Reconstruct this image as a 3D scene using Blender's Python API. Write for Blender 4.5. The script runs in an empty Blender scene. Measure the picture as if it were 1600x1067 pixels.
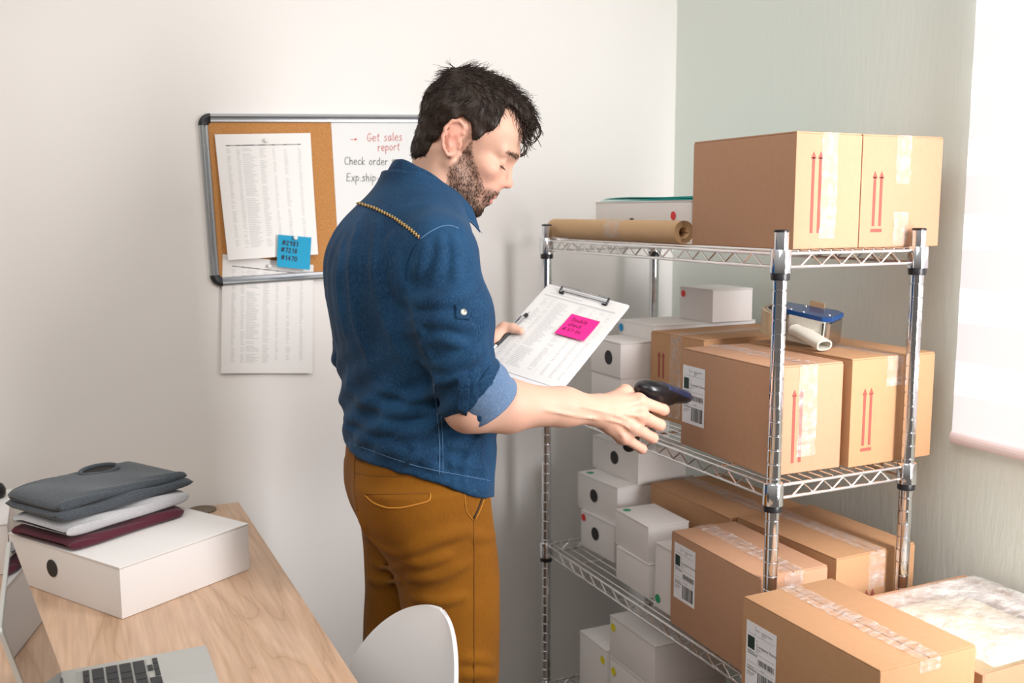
import bpy, bmesh, math, random
import numpy as np
from mathutils import Vector, Matrix

random.seed(7); RNG = np.random.default_rng(11)
scene = bpy.context.scene
COL = scene.collection

# ------------------------------------------------------------------ camera
CAM = np.array([-1.1308, -1.3260, 1.41])
FPX, PITCH, ROLL, YAW = 1533.07, 0.1318975, -0.0026, 0.43907
FW = np.array([math.sin(YAW)*math.cos(PITCH), math.cos(YAW)*math.cos(PITCH), -math.sin(PITCH)])
_r0 = np.array([math.cos(YAW), -math.sin(YAW), 0.0]); _u0 = np.cross(_r0, FW)
RT = _r0*math.cos(ROLL) + _u0*math.sin(ROLL)
UP = -_r0*math.sin(ROLL) + _u0*math.cos(ROLL)
cam_data = bpy.data.cameras.new('camera'); cam = bpy.data.objects.new('camera', cam_data); COL.objects.link(cam)
cam_data.sensor_width = 36.0; cam_data.lens = FPX*36.0/1600.0
cam_data.clip_start = 0.05; cam_data.clip_end = 50
M = Matrix(((RT[0], UP[0], -FW[0], CAM[0]), (RT[1], UP[1], -FW[1], CAM[1]), (RT[2], UP[2], -FW[2], CAM[2]), (0, 0, 0, 1)))
cam.matrix_world = M
cam_data.dof.use_dof = True; cam_data.dof.focus_distance = 1.74; cam_data.dof.aperture_fstop = 4.5
scene.camera = cam

# ------------------------------------------------------------------ light
world = bpy.data.worlds.new('daylight'); scene.world = world; world.use_nodes = True
wn = world.node_tree.nodes; wl = world.node_tree.links
bg = wn['Background']
tc = wn.new('ShaderNodeTexCoord'); sx = wn.new('ShaderNodeSeparateXYZ'); wl.new(tc.outputs['Generated'], sx.inputs[0])
wr = wn.new('ShaderNodeValToRGB'); wl.new(sx.outputs['Z'], wr.inputs[0]); wl.new(wr.outputs[0], bg.inputs[0])
wr.color_ramp.elements[0].position = 0.0; wr.color_ramp.elements[0].color = (0.20, 0.178, 0.160, 1)
wr.color_ramp.elements[1].position = 0.68; wr.color_ramp.elements[1].color = (1.0, 0.985, 0.965, 1)
bg.inputs[1].default_value = 0.72
def area_light(name, loc, target, sx_, sy_, power, color):
    d = bpy.data.lights.new(name, 'AREA'); d.shape = 'RECTANGLE'; d.size = sx_; d.size_y = sy_; d.energy = power; d.color = color
    o = bpy.data.objects.new(name, d); COL.objects.link(o); o.location = loc
    o.rotation_euler = (Vector(target)-Vector(loc)).to_track_quat('-Z', 'Y').to_euler()
    o['kind'] = 'helper'
    return o
area_light('added_key_light', (0.44, -1.02, 1.50), (0.16, 0.3, 1.15), 0.40, 1.3, 17.5, (1.0, 0.965, 0.975)).data.spread = math.radians(105)  # added lamp brightening the carton ends; no window stands here
area_light('added_fill_light', (-1.2, -0.9, 2.55), (-0.9, 0.3, 0.8), 1.2, 1.2, 14, (1.0, 0.94, 0.87))  # added fill from the camera side; no ceiling lamp is known

scene.view_settings.view_transform = 'Standard'; scene.view_settings.look = 'None'
scene.view_settings.gamma = 1.0; scene.view_settings.use_curve_mapping = False
scene.view_settings.exposure = 0.20
try:
    scene.cycles.use_denoising = True
    scene.cycles.max_bounces = 8
    scene.cycles.sample_clamp_indirect = 6.0
except Exception:
    pass

# ------------------------------------------------------------------ camera arithmetic (measuring only)
def ray(px, py): return FW + RT*((px-800.0)/FPX) - UP*((py-533.5)/FPX)
def at(px, py, **k):
    d = ray(px, py); (ax, v), = k.items()
    if ax == 'd': return CAM + d*v
    i = 'xyz'.index(ax); return CAM + d*((v-CAM[i])/d[i])
def at_plane(px, py, p, n):
    d = ray(px, py); n = np.asarray(n, float)
    return CAM + d*(((np.asarray(p)-CAM)@n)/(d@n))

# ------------------------------------------------------------------ materials
def mat(name, color, rough=0.6, metal=0.0, spec=0.5, noise=None, bump=None, attr=None, sheen=0.0, alpha=None, coat=0.0, trans=0.0):
    m = bpy.data.materials.new(name); m.use_nodes = True
    nt = m.node_tree; N = nt.nodes; Lk = nt.links; b = N['Principled BSDF']
    b.inputs['Base Color'].default_value = (*color, 1); b.inputs['Roughness'].default_value = rough
    b.inputs['Metallic'].default_value = metal; b.inputs['Specular IOR Level'].default_value = spec
    b.inputs['Coat Weight'].default_value = coat
    if trans: b.inputs['Transmission Weight'].default_value = trans
    if sheen: b.inputs['Sheen Weight'].default_value = sheen; b.inputs['Sheen Roughness'].default_value = 0.5
    src = None
    if attr:
        a = N.new('ShaderNodeVertexColor'); a.layer_name = attr; src = a.outputs['Color']; Lk.new(src, b.inputs['Base Color'])
    if noise or bump:
        co = N.new('ShaderNodeTexCoord')
    if noise:                       # (scale xyz, detail, strength, colour2)
        sc, det, amt, c2 = noise
        mp = N.new('ShaderNodeMapping'); mp.inputs['Scale'].default_value = sc; Lk.new(co.outputs['Object'], mp.inputs[0])
        n = N.new('ShaderNodeTexNoise'); n.inputs['Scale'].default_value = 1.0; n.inputs['Detail'].default_value = det; Lk.new(mp.outputs[0], n.inputs['Vector'])
        rp = N.new('ShaderNodeMapRange'); rp.inputs[1].default_value = 0.35; rp.inputs[2].default_value = 0.65; rp.inputs[3].default_value = 0; rp.inputs[4].default_value = amt
        Lk.new(n.outputs[0], rp.inputs[0])
        mx = N.new('ShaderNodeMix'); mx.data_type = 'RGBA'; Lk.new(rp.outputs[0], mx.inputs[0])
        if src is not None: Lk.new(src, mx.inputs[6])
        else: mx.inputs[6].default_value = (*color, 1)
        mx.inputs[7].default_value = (*c2, 1); Lk.new(mx.outputs[2], b.inputs['Base Color'])
    if bump:                        # (scale xyz, detail, strength, distance)
        sc, det, st, dist = bump
        mp2 = N.new('ShaderNodeMapping'); mp2.inputs['Scale'].default_value = sc; Lk.new(co.outputs['Object'], mp2.inputs[0])
        n2 = N.new('ShaderNodeTexNoise'); n2.inputs['Scale'].default_value = 1.0; n2.inputs['Detail'].default_value = det; Lk.new(mp2.outputs[0], n2.inputs['Vector'])
        bp = N.new('ShaderNodeBump'); bp.inputs['Strength'].default_value = st; bp.inputs['Distance'].default_value = dist
        Lk.new(n2.outputs[0], bp.inputs['Height']); Lk.new(bp.outputs[0], b.inputs['Normal'])
    if alpha is not None: b.inputs['Alpha'].default_value = alpha
    return m

MT = {}
MT['wall_white'] = mat('painted_wall_white', (0.82, 0.80, 0.775), 0.85, bump=((9, 9, 9), 4, 0.12, 0.01))
MT['wall_green'] = mat('painted_wall_green', (0.79, 0.845, 0.785), 0.7, bump=((30, 90, 14), 4, 0.16, 0.005))
MT['floor'] = mat('floor_tile', (0.22, 0.175, 0.135), 0.5, noise=((6, 6, 6), 3, 0.5, (0.18, 0.14, 0.11)))
MT['card'] = mat('corrugated_card', (0.475, 0.266, 0.158), 0.82, noise=((90, 90, 60), 4, 0.5, (0.445, 0.245, 0.142)), bump=((4, 4, 300), 2, 0.08, 0.002))
MT['card2'] = mat('corrugated_card_yellowish', (0.475, 0.264, 0.134), 0.82, noise=((90, 90, 60), 4, 0.5, (0.44, 0.240, 0.118)), bump=((4, 4, 300), 2, 0.08, 0.002))
MT['card_in'] = mat('card_edge', (0.38, 0.21, 0.10), 0.9)
MT['card_white'] = mat('white_card', (0.80, 0.775, 0.755), 0.72, bump=((70, 70, 70), 3, 0.05, 0.002))
MT['arrow'] = mat('arrow_ink', (0.32, 0.075, 0.055), 0.8)
MT['black'] = mat('black_ink', (0.016, 0.015, 0.015), 0.6)
MT['grey_ink'] = mat('grey_ink', (0.36, 0.36, 0.36), 0.8)
MT['soft_ink'] = mat('soft_ink', (0.60, 0.60, 0.60), 0.8)
MT['label'] = mat('label_paper', (0.84, 0.84, 0.86), 0.5)
MT['label_green'] = mat('label_dark_green', (0.012, 0.035, 0.028), 0.6)
MT['paper'] = mat('office_paper', (0.80, 0.79, 0.77), 0.75)
MT['blue_note'] = mat('blue_note_paper', (0.0, 0.30, 0.52), 0.7)
MT['pink_note'] = mat('pink_note_paper', (0.93, 0.015, 0.28), 0.7)
MT['ink_dark'] = mat('pen_ink', (0.02, 0.03, 0.06), 0.7)
MT['ink_plum'] = mat('pen_ink_on_pink', (0.22, 0.0, 0.09), 0.7)
MT['ink_red'] = mat('marker_red', (0.66, 0.07, 0.06), 0.9, spec=0.1)
MT['ink_green'] = mat('marker_black', (0.02, 0.03, 0.02), 0.9, spec=0.1)
MT['chrome'] = mat('chrome', (0.74, 0.75, 0.77), 0.09, 1.0)
MT['wire'] = mat('plated_wire', (0.78, 0.77, 0.77), 0.25, 1.0)
MT['black_plastic'] = mat('black_plastic', (0.012, 0.012, 0.014), 0.35)
MT['alu'] = mat('brushed_aluminium', (0.50, 0.52, 0.54), 0.38, 0.9, bump=((3, 300, 300), 2, 0.05, 0.001))
MT['cork'] = mat('cork', (0.56, 0.27, 0.085), 0.9, noise=((420, 420, 420), 3, 0.8, (0.36, 0.15, 0.04)))
MT['whiteboard'] = mat('whiteboard', (0.74, 0.75, 0.74), 0.5, spec=0.2)
MT['red_dot'] = mat('red_sticker', (0.72, 0.03, 0.03), 0.55)
MT['blue_dot'] = mat('blue_sticker', (0.01, 0.30, 0.62), 0.55)
MT['green_dot'] = mat('green_sticker', (0.005, 0.30, 0.12), 0.55)
MT['yellow_dot'] = mat('yellow_sticker', (0.80, 0.70, 0.01), 0.55)
MT['teal'] = mat('teal_folder', (0.02, 0.52, 0.47), 0.5)
MT['kraft'] = mat('kraft_paper', (0.58, 0.375, 0.20), 0.75, noise=((50, 8, 50), 3, 0.4, (0.52, 0.32, 0.16)))
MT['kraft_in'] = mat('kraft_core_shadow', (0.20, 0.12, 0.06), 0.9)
MT['blue_enamel'] = mat('blue_enamel', (0.004, 0.055, 0.20), 0.25, coat=0.5)
MT['grey_plastic'] = mat('warm_grey_plastic', (0.62, 0.60, 0.52), 0.45)
MT['tape_roll'] = mat('tape_roll', (0.62, 0.50, 0.33), 0.35, noise=((40, 40, 4), 2, 0.5, (0.50, 0.38, 0.22)))
MT['steel'] = mat('steel', (0.55, 0.53, 0.50), 0.25, 1.0)
MT['scanner'] = mat('scanner_black', (0.010, 0.010, 0.013), 0.28)
MT['scanner_blue'] = mat('scanner_navy', (0.022, 0.032, 0.085), 0.25)
MT['chair'] = mat('white_shell_plastic', (0.84, 0.84, 0.85), 0.28)
MT['beech'] = mat('beech_wood', (0.55, 0.36, 0.20), 0.5)
MT['laptop'] = mat('laptop_silver', (0.55, 0.56, 0.53), 0.42, 0.35)
MT['key'] = mat('laptop_key', (0.03, 0.032, 0.036), 0.5)
MT['glass'] = mat('glossy_display', (0.008, 0.008, 0.009), 0.02, 0.0, 1.0)
MT['hair'] = mat('dark_brown_hair', (0.024, 0.0135, 0.0085), 0.48, spec=0.3)
MT['beard'] = mat('brown_beard', (0.040, 0.019, 0.011), 0.6, spec=0.3)
MT['skin'] = mat('skin', (0.6, 0.36, 0.26), 0.52, spec=0.35, attr='Col', bump=((260, 260, 260), 3, 0.10, 0.002))
_b = MT['skin'].node_tree.nodes['Principled BSDF']; _b.inputs['Subsurface Weight'].default_value = 0.12
_b.inputs['Subsurface Radius'].default_value = (0.010, 0.004, 0.002); _b.inputs['Subsurface Scale'].default_value = 0.6
MT['trouser_dark'] = mat('pocket_gap', (0.03, 0.013, 0.004), 0.9)
MT['stitch_blue'] = mat('pale_blue_stitch', (0.075, 0.17, 0.31), 0.8)
MT['stitch_gold'] = mat('gold_braid', (0.55, 0.38, 0.12), 0.7)
MT['stitch_brown'] = mat('brown_braid', (0.10, 0.03, 0.035), 0.8)
MT['stitch_must'] = mat('mustard_stitch', (0.42, 0.17, 0.012), 0.8)
MT['seam_must'] = mat('mustard_seam', (0.20, 0.07, 0.003), 0.9)
MT['button'] = mat('metal_button', (0.72, 0.68, 0.60), 0.3, 0.7)
MT['sweater_dark'] = mat('charcoal_melange', (0.075, 0.090, 0.105), 0.95, noise=((300, 300, 300), 3, 0.7, (0.04, 0.05, 0.06)), sheen=0.2, bump=((500, 500, 500), 2, 0.3, 0.001))
MT['sweater_grey'] = mat('pale_grey_melange', (0.55, 0.545, 0.56), 0.95, noise=((400, 400, 400), 3, 0.7, (0.42, 0.42, 0.44)), sheen=0.2, bump=((500, 500, 500), 2, 0.3, 0.001))
MT['sweater_red'] = mat('maroon_jersey', (0.085, 0.008, 0.022), 0.95, sheen=0.2, bump=((500, 500, 500), 2, 0.3, 0.001))
MT['mailer_yellow'] = mat('manila_envelope', (0.84, 0.70, 0.46), 0.6)
MT['clear_plastic'] = mat('clear_wrap', (0.88, 0.87, 0.85), 0.10, alpha=0.34, bump=((26, 26, 26), 5, 0.9, 0.02))
MT['tape'] = mat('clear_packing_tape', (0.84, 0.81, 0.79), 0.07, alpha=0.20, bump=((40, 90, 90), 4, 1.0, 0.010))  # whitish tint and patchy alpha put crinkle glare into the colour
def patchy_alpha(m, lo, hi, sc):
    nt = m.node_tree; N = nt.nodes; co = N.new('ShaderNodeTexCoord'); n = N.new('ShaderNodeTexNoise'); n.inputs['Scale'].default_value = sc; n.inputs['Detail'].default_value = 5
    nt.links.new(co.outputs['Object'], n.inputs['Vector']); r = N.new('ShaderNodeMapRange'); r.inputs[1].default_value = .42; r.inputs[2].default_value = .66; r.inputs[3].default_value = lo; r.inputs[4].default_value = hi
    nt.links.new(n.outputs[0], r.inputs[0]); nt.links.new(r.outputs[0], N['Principled BSDF'].inputs['Alpha'])
patchy_alpha(MT['tape'], 0.14, 0.40, 55); patchy_alpha(MT['clear_plastic'], 0.22, 0.62, 16)
MT['shoe'] = mat('dark_leather', (0.04, 0.022, 0.014), 0.4)

def denim(name, c1, c2, c3):
    m = bpy.data.materials.new(name); m.use_nodes = True; nt = m.node_tree; N = nt.nodes; Lk = nt.links; b = N['Principled BSDF']
    b.inputs['Roughness'].default_value = 0.85; b.inputs['Specular IOR Level'].default_value = 0.2; b.inputs['Sheen Weight'].default_value = 0.04
    co = N.new('ShaderNodeTexCoord')
    n1 = N.new('ShaderNodeTexNoise'); n1.inputs['Scale'].default_value = 11; n1.inputs['Detail'].default_value = 4; Lk.new(co.outputs['Object'], n1.inputs['Vector'])
    mp = N.new('ShaderNodeMapping'); mp.inputs['Scale'].default_value = (900, 900, 160); Lk.new(co.outputs['Object'], mp.inputs[0])
    n2 = N.new('ShaderNodeTexNoise'); n2.inputs['Scale'].default_value = 1; n2.inputs['Detail'].default_value = 2; Lk.new(mp.outputs[0], n2.inputs['Vector'])
    mr = N.new('ShaderNodeMapRange'); mr.inputs[1].default_value = .35; mr.inputs[2].default_value = .68; Lk.new(n1.outputs[0], mr.inputs[0])
    m1 = N.new('ShaderNodeMix'); m1.data_type = 'RGBA'; Lk.new(mr.outputs[0], m1.inputs[0]); m1.inputs[6].default_value = (*c1, 1); m1.inputs[7].default_value = (*c2, 1)
    mr2 = N.new('ShaderNodeMapRange'); mr2.inputs[1].default_value = .45; mr2.inputs[2].default_value = .75; mr2.inputs[4].default_value = 0.6; Lk.new(n2.outputs[0], mr2.inputs[0])
    m2 = N.new('ShaderNodeMix'); m2.data_type = 'RGBA'; Lk.new(mr2.outputs[0], m2.inputs[0]); Lk.new(m1.outputs[2], m2.inputs[6]); m2.inputs[7].default_value = (*c3, 1)
    Lk.new(m2.outputs[2], b.inputs['Base Color'])
    bp = N.new('ShaderNodeBump'); bp.inputs['Strength'].default_value = .25; bp.inputs['Distance'].default_value = .001; Lk.new(n2.outputs[0], bp.inputs['Height']); Lk.new(bp.outputs[0], b.inputs['Normal'])
    return m
MT['denim'] = denim('denim_blue', (0.0035, 0.025, 0.070), (0.010, 0.054, 0.130), (0.034, 0.11, 0.20))
MT['denim_pale'] = denim('denim_reverse', (0.085, 0.15, 0.26), (0.13, 0.21, 0.34), (0.24, 0.32, 0.46))
MT['twill'] = denim('mustard_twill', (0.180, 0.062, 0.0018), (0.22, 0.080, 0.0025), (0.27, 0.105, 0.005))

def wood_mat(name):
    m = bpy.data.materials.new(name); m.use_nodes = True; nt = m.node_tree; N = nt.nodes; Lk = nt.links; b = N['Principled BSDF']
    b.inputs['Roughness'].default_value = 0.45
    co = N.new('ShaderNodeTexCoord'); mp = N.new('ShaderNodeMapping'); mp.inputs['Scale'].default_value = (9, 1.3, 9); Lk.new(co.outputs['Object'], mp.inputs[0])
    n = N.new('ShaderNodeTexNoise'); n.inputs['Scale'].default_value = 1.0; n.inputs['Detail'].default_value = 3; n.inputs['Distortion'].default_value = 1.4; Lk.new(mp.outputs[0], n.inputs['Vector'])
    mm = N.new('ShaderNodeMath'); mm.operation = 'MULTIPLY'; mm.inputs[1].default_value = 9.0; Lk.new(n.outputs[0], mm.inputs[0])
    fr = N.new('ShaderNodeMath'); fr.operation = 'PINGPONG'; fr.inputs[1].default_value = 1.0; Lk.new(mm.outputs[0], fr.inputs[0])
    mp2 = N.new('ShaderNodeMapping'); mp2.inputs['Scale'].default_value = (140, 6, 140); Lk.new(co.outputs['Object'], mp2.inputs[0])
    n2 = N.new('ShaderNodeTexNoise'); n2.inputs['Scale'].default_value = 1.0; n2.inputs['Detail'].default_value = 4; Lk.new(mp2.outputs[0], n2.inputs['Vector'])
    cr = N.new('ShaderNodeValToRGB'); e = cr.color_ramp.elements
    e[0].position = 0.0; e[0].color = (0.50, 0.315, 0.195, 1); e[1].position = 1.0; e[1].color = (0.66, 0.45, 0.31, 1)
    q = cr.color_ramp.elements.new(0.12); q.color = (0.58, 0.375, 0.24, 1)
    Lk.new(fr.outputs[0], cr.inputs[0])
    mx = N.new('ShaderNodeMix'); mx.data_type = 'RGBA'; mx.blend_type = 'MULTIPLY'
    mr = N.new('ShaderNodeMapRange'); mr.inputs[1].default_value = .3; mr.inputs[2].default_value = .7; mr.inputs[3].default_value = 0.75; mr.inputs[4].default_value = 1.08; Lk.new(n2.outputs[0], mr.inputs[0])
    cb = N.new('ShaderNodeCombineColor'); [Lk.new(mr.outputs[0], cb.inputs[i]) for i in range(3)]
    mx.inputs[0].default_value = 0.7; Lk.new(cr.outputs[0], mx.inputs[6]); Lk.new(cb.outputs[0], mx.inputs[7]); Lk.new(mx.outputs[2], b.inputs['Base Color'])
    return m
MT['wood'] = wood_mat('light_ash_wood')

# ------------------------------------------------------------------ object helpers
def tag(o, label=None, cat=None, group=None, kind=None):
    if label: o['label'] = label
    if cat: o['category'] = cat
    if group: o['group'] = group
    if kind: o['kind'] = kind
    return o
def mesh_obj(name, verts, faces, m, parent=None, smooth=False, mats=None, fmat=None):
    me = bpy.data.meshes.new(name)
    me.from_pydata([tuple(map(float, v)) for v in verts], [], [tuple(map(int, f)) for f in faces])
    me.update()
    for mm in (mats or [m]): me.materials.append(mm)
    if fmat is not None: me.polygons.foreach_set('material_index', np.asarray(fmat, dtype=np.int32))
    if smooth: me.polygons.foreach_set('use_smooth', [True]*len(me.polygons))
    o = bpy.data.objects.new(name, me); COL.objects.link(o)
    if parent is not None: o.parent = parent
    return o
def empty(name, loc=(0, 0, 0), rz=0.0):
    o = bpy.data.objects.new(name, None); COL.objects.link(o); o.location = loc; o.rotation_euler = (0, 0, rz)
    o.empty_display_size = 0.05
    return o
class MB:
    """collects geometry for one mesh"""
    def __init__(s): s.v = []; s.f = []; s.m = []; s.cur = 0
    def add(s, vs, fs):
        n = len(s.v); s.v.extend([np.asarray(v, float) for v in vs]); s.f.extend([tuple(i+n for i in f) for f in fs]); s.m.extend([s.cur]*len(fs)); return s
    def box(s, lo, hi, T=None):
        x0, y0, z0 = lo; x1, y1, z1 = hi
        v = [np.array(p, float) for p in ((x0,y0,z0),(x1,y0,z0),(x1,y1,z0),(x0,y1,z0),(x0,y0,z1),(x1,y0,z1),(x1,y1,z1),(x0,y1,z1))]
        if T is not None: v = [T(p) for p in v]
        return s.add(v, [(0,3,2,1),(4,5,6,7),(0,1,5,4),(1,2,6,5),(2,3,7,6),(3,0,4,7)])
    def bbox(s, lo, hi, b=0.003, T=None):
        """box with chamfered edges"""
        bm = bmesh.new(); bmesh.ops.create_cube(bm, size=1)
        lo = np.asarray(lo, float); hi = np.asarray(hi, float)
        for v in bm.verts: v.co = Vector((lo+hi)/2+np.array(v.co)*(hi-lo))
        bmesh.ops.bevel(bm, geom=list(bm.edges), offset=b, segments=2, affect='EDGES', profile=0.6)
        bm.verts.index_update()
        vs = [np.array(v.co) for v in bm.verts]
        if T is not None: vs = [T(p) for p in vs]
        fs = [[v.index for v in f.verts] for f in bm.faces]; bm.free()
        return s.add(vs, fs)
    def tube(s, pts, r, n=8, cap=True, closed=False):
        pts = [np.asarray(p, float) for p in pts]; k = len(pts)
        rs = [r]*k if np.isscalar(r) else list(r)
        tang = []
        for i in range(k):
            a = pts[(i-1) % k] if (i > 0 or closed) else pts[0]; b = pts[(i+1) % k] if (i < k-1 or closed) else pts[-1]
            t = b-a; tang.append(t/(np.linalg.norm(t)+1e-12))
        t0 = tang[0]; ref = np.array([0, 0, 1.0]) if abs(t0[2]) < 0.9 else np.array([1.0, 0, 0])
        u = np.cross(ref, t0); u /= np.linalg.norm(u)
        vs = []; 
        for i in range(k):
            t = tang[i]; u = u - t*(u@t); u /= (np.linalg.norm(u)+1e-12); w = np.cross(t, u)
            for j in range(n):
                a = 2*math.pi*j/n; vs.append(pts[i]+rs[i]*(math.cos(a)*u+math.sin(a)*w))
        fs = []
        for i in range(k if closed else k-1):
            for j in range(n):
                a = i*n+j; b = i*n+(j+1) % n; c = ((i+1) % k)*n+(j+1) % n; d = ((i+1) % k)*n+j; fs.append((a, b, c, d))
        if cap and not closed:
            fs.append(tuple(range(n-1, -1, -1))); fs.append(tuple((k-1)*n+j for j in range(n)))
        return s.add(vs, fs)
    def lathe(s, prof, c=(0, 0, 0), n=20, T=None):
        """profile [(r,z)] about the vertical axis through c"""
        vs = []; fs = []; k = len(prof)
        for r, z in prof:
            for j in range(n):
                a = 2*math.pi*j/n; p = np.array([c[0]+r*math.cos(a), c[1]+r*math.sin(a), c[2]+z]); vs.append(T(p) if T else p)
        for i in range(k-1):
            for j in range(n): fs.append((i*n+j, i*n+(j+1) % n, (i+1)*n+(j+1) % n, (i+1)*n+j))
        if prof[0][0] > 1e-6: fs.append(tuple(range(n-1, -1, -1)))
        if prof[-1][0] > 1e-6: fs.append(tuple((k-1)*n+j for j in range(n)))
        return s.add(vs, fs)
    def prism(s, poly, F, t=0.0004, off=0.0002):
        """flat polygon in a frame F=(origin, X, Y), raised off along the normal with thickness t"""
        O, X, Y = [np.asarray(q, float) for q in F]; Nn = np.cross(X, Y); Nn /= np.linalg.norm(Nn)
        n = len(poly)
        lo = [O+X*a+Y*b+Nn*off for a, b in poly]; hi = [p+Nn*t for p in lo]
        fs = [tuple(range(n, 2*n)), tuple(range(n-1, -1, -1))]+[(i, (i+1) % n, n+(i+1) % n, n+i) for i in range(n)]
        return s.add(lo+hi, fs)
    def disc(s, c, r, F, t=0.0004, off=0.0002, n=28):
        return s.prism([(c[0]+r*math.cos(2*math.pi*i/n), c[1]+r*math.sin(2*math.pi*i/n)) for i in range(n)], F, t, off)
    def rect(s, x0, y0, x1, y1, F, t=0.0004, off=0.0002): return s.prism([(x0,y0),(x1,y0),(x1,y1),(x0,y1)], F, t, off)
    def stroke(s, pts, w, F, off=0.0004, t=0.0002):
        for (a, b) in zip(pts[:-1], pts[1:]):
            a = np.asarray(a, float); b = np.asarray(b, float); d = b-a; l = np.linalg.norm(d)
            if l < 1e-9: continue
            d /= l; p = np.array([-d[1], d[0]])*w/2; a2 = a-d*w*0.35; b2 = b+d*w*0.35
            s.prism([tuple(a2-p), tuple(b2-p), tuple(b2+p), tuple(a2+p)], F, t, off)
        return s
    def build(s, name, m, parent=None, smooth=False, mats=None):
        return mesh_obj(name, s.v, s.f, m, parent, smooth, mats, s.m if mats else None)
def autosmooth(o, deg=40):
    me = o.data; me.polygons.foreach_set('use_smooth', [True]*len(me.polygons))
    try: me.set_sharp_from_angle(angle=math.radians(deg))
    except Exception: pass
    return o

# handwriting: each glyph a few strokes on a 1-unit x-height
GL = {
 'C': ([[(.85,1.35),(.6,1.6),(.25,1.4),(.08,.9),(.15,.35),(.4,0),(.85,.15)]], 1.0), 'h': ([[(.1,1.6),(.12,0)],[(.12,.6),(.35,.95),(.6,.85),(.65,0)]], .85),
 'e': ([[(.1,.5),(.65,.55),(.6,.9),(.3,1),(.08,.6),(.15,.15),(.4,0),(.7,.15)]], .85), 'c': ([[(.65,.85),(.4,1),(.12,.7),(.1,.3),(.35,0),(.7,.15)]], .8),
 'k': ([[(.1,1.6),(.1,0)],[(.6,.95),(.12,.45),(.65,0)]], .8), 'o': ([[(.4,1),(.12,.75),(.1,.3),(.4,0),(.65,.3),(.65,.75),(.4,1)]], .85),
 'r': ([[(.1,1),(.12,0)],[(.12,.6),(.35,.95),(.6,.95)]], .7), 'd': ([[(.65,.9),(.35,1),(.1,.6),(.12,.2),(.35,0),(.65,.3)],[(.68,1.6),(.68,0)]], .9),
 '#': ([[(.3,1.3),(.2,.1)],[(.65,1.3),(.55,.1)],[(0,.9),(.85,.95)],[(0,.4),(.8,.45)]], 1.0), 'E': ([[(.8,1.55),(.15,1.5),(.12,0),(.8,.08)],[(.13,.8),(.65,.85)]], .95),
 'x': ([[(.1,.95),(.65,0)],[(.65,1),(.05,-.1)]], .8), 'p': ([[(.1,1),(.1,-.7)],[(.1,.75),(.4,1),(.68,.7),(.6,.2),(.12,.1)]], .85),
 '.': ([[(.15,0),(.2,.06)]], .4), 's': ([[(.6,.9),(.3,1),(.15,.75),(.5,.45),(.55,.15),(.3,0),(.05,.15)]], .75), 'i': ([[(.15,1),(.15,0)],[(.15,1.35),(.17,1.42)]], .4),
 'G': ([[(.85,1.35),(.5,1.6),(.12,1.1),(.15,.35),(.5,0),(.85,.3),(.85,.7),(.5,.7)]], 1.05), 't': ([[(.3,1.5),(.28,.15),(.5,0)],[(.05,1),(.6,1.05)]], .7),
 'a': ([[(.65,.9),(.3,1),(.1,.5),(.25,0),(.6,.25),(.65,1)],[(.65,.6),(.72,0)]], .88), 'l': ([[(.15,1.6),(.15,.1),(.3,0)]], .45), '-': ([[(.1,.55),(.6,.58)]], .75),
 'u': ([[(.1,1),(.12,.25),(.35,0),(.6,.25)],[(.62,1),(.66,0)]], .85), 'b': ([[(.1,1.6),(.1,0),(.5,.05),(.65,.5),(.4,.9),(.1,.7)]], .85), 'D': ([[(.15,1.5),(.15,0),(.6,.1),(.85,.8),(.6,1.45),(.1,1.5)]], 1.0),
 '0': ([[(.4,1.3),(.1,.9),(.12,.3),(.4,0),(.68,.4),(.65,1),(.4,1.3)]], .9), '1': ([[(.2,1.05),(.4,1.3),(.4,0)]], .7), '2': ([[(.1,1.1),(.4,1.3),(.62,1),(.1,.05),(.75,.05)]], .9),
 '4': ([[(.5,1.3),(.1,.5),(.75,.5)],[(.55,.9),(.55,0)]], .9), '5': ([[(.7,1.3),(.2,1.3),(.15,.75),(.55,.7),(.6,.2),(.1,.02)]], .9), '6': ([[(.6,1.3),(.2,.7),(.15,.2),(.45,0),(.65,.3),(.4,.6),(.18,.45)]], .85),
 '7': ([[(.1,1.25),(.7,1.3),(.35,0)]], .85), '8': ([[(.4,.7),(.12,1),(.4,1.3),(.65,1),(.1,.3),(.4,0),(.7,.3),(.4,.7)]], .9), '9': ([[(.65,1),(.3,1.3),(.12,.95),(.4,.7),(.65,1),(.55,0)]], .85), ' ': ([], .7)}
def write(mb, text, x, y, s, w, F, slant=0.0, rise=0.0):
    for ch in text:
        st, adv = GL[ch]
        for pl in st: mb.stroke([(x+(a+b*slant)*s, y+b*s+rise*(x+a*s)) for a, b in pl], w, F)
        x += adv*s*1.08
    return x
def font_mesh(text, size, F, name, m, parent, off=0.0004):
    cu = bpy.data.curves.new('txt', 'FONT'); cu.body = text; cu.size = size; cu.resolution_u = 2
    o = bpy.data.objects.new('txt', cu); COL.objects.link(o)
    me = bpy.data.meshes.new_from_object(o.evaluated_get(bpy.context.evaluated_depsgraph_get()))
    bpy.data.objects.remove(o); bpy.data.curves.remove(cu)
    O, X, Y = [np.asarray(q, float) for q in F]; Nn = np.cross(X, Y); Nn /= np.linalg.norm(Nn)
    vs = [O+X*v.co.x+Y*v.co.y+Nn*off for v in me.vertices]; fs = [tuple(p.vertices) for p in me.polygons]
    bpy.data.meshes.remove(me)
    return vs, fs
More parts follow.
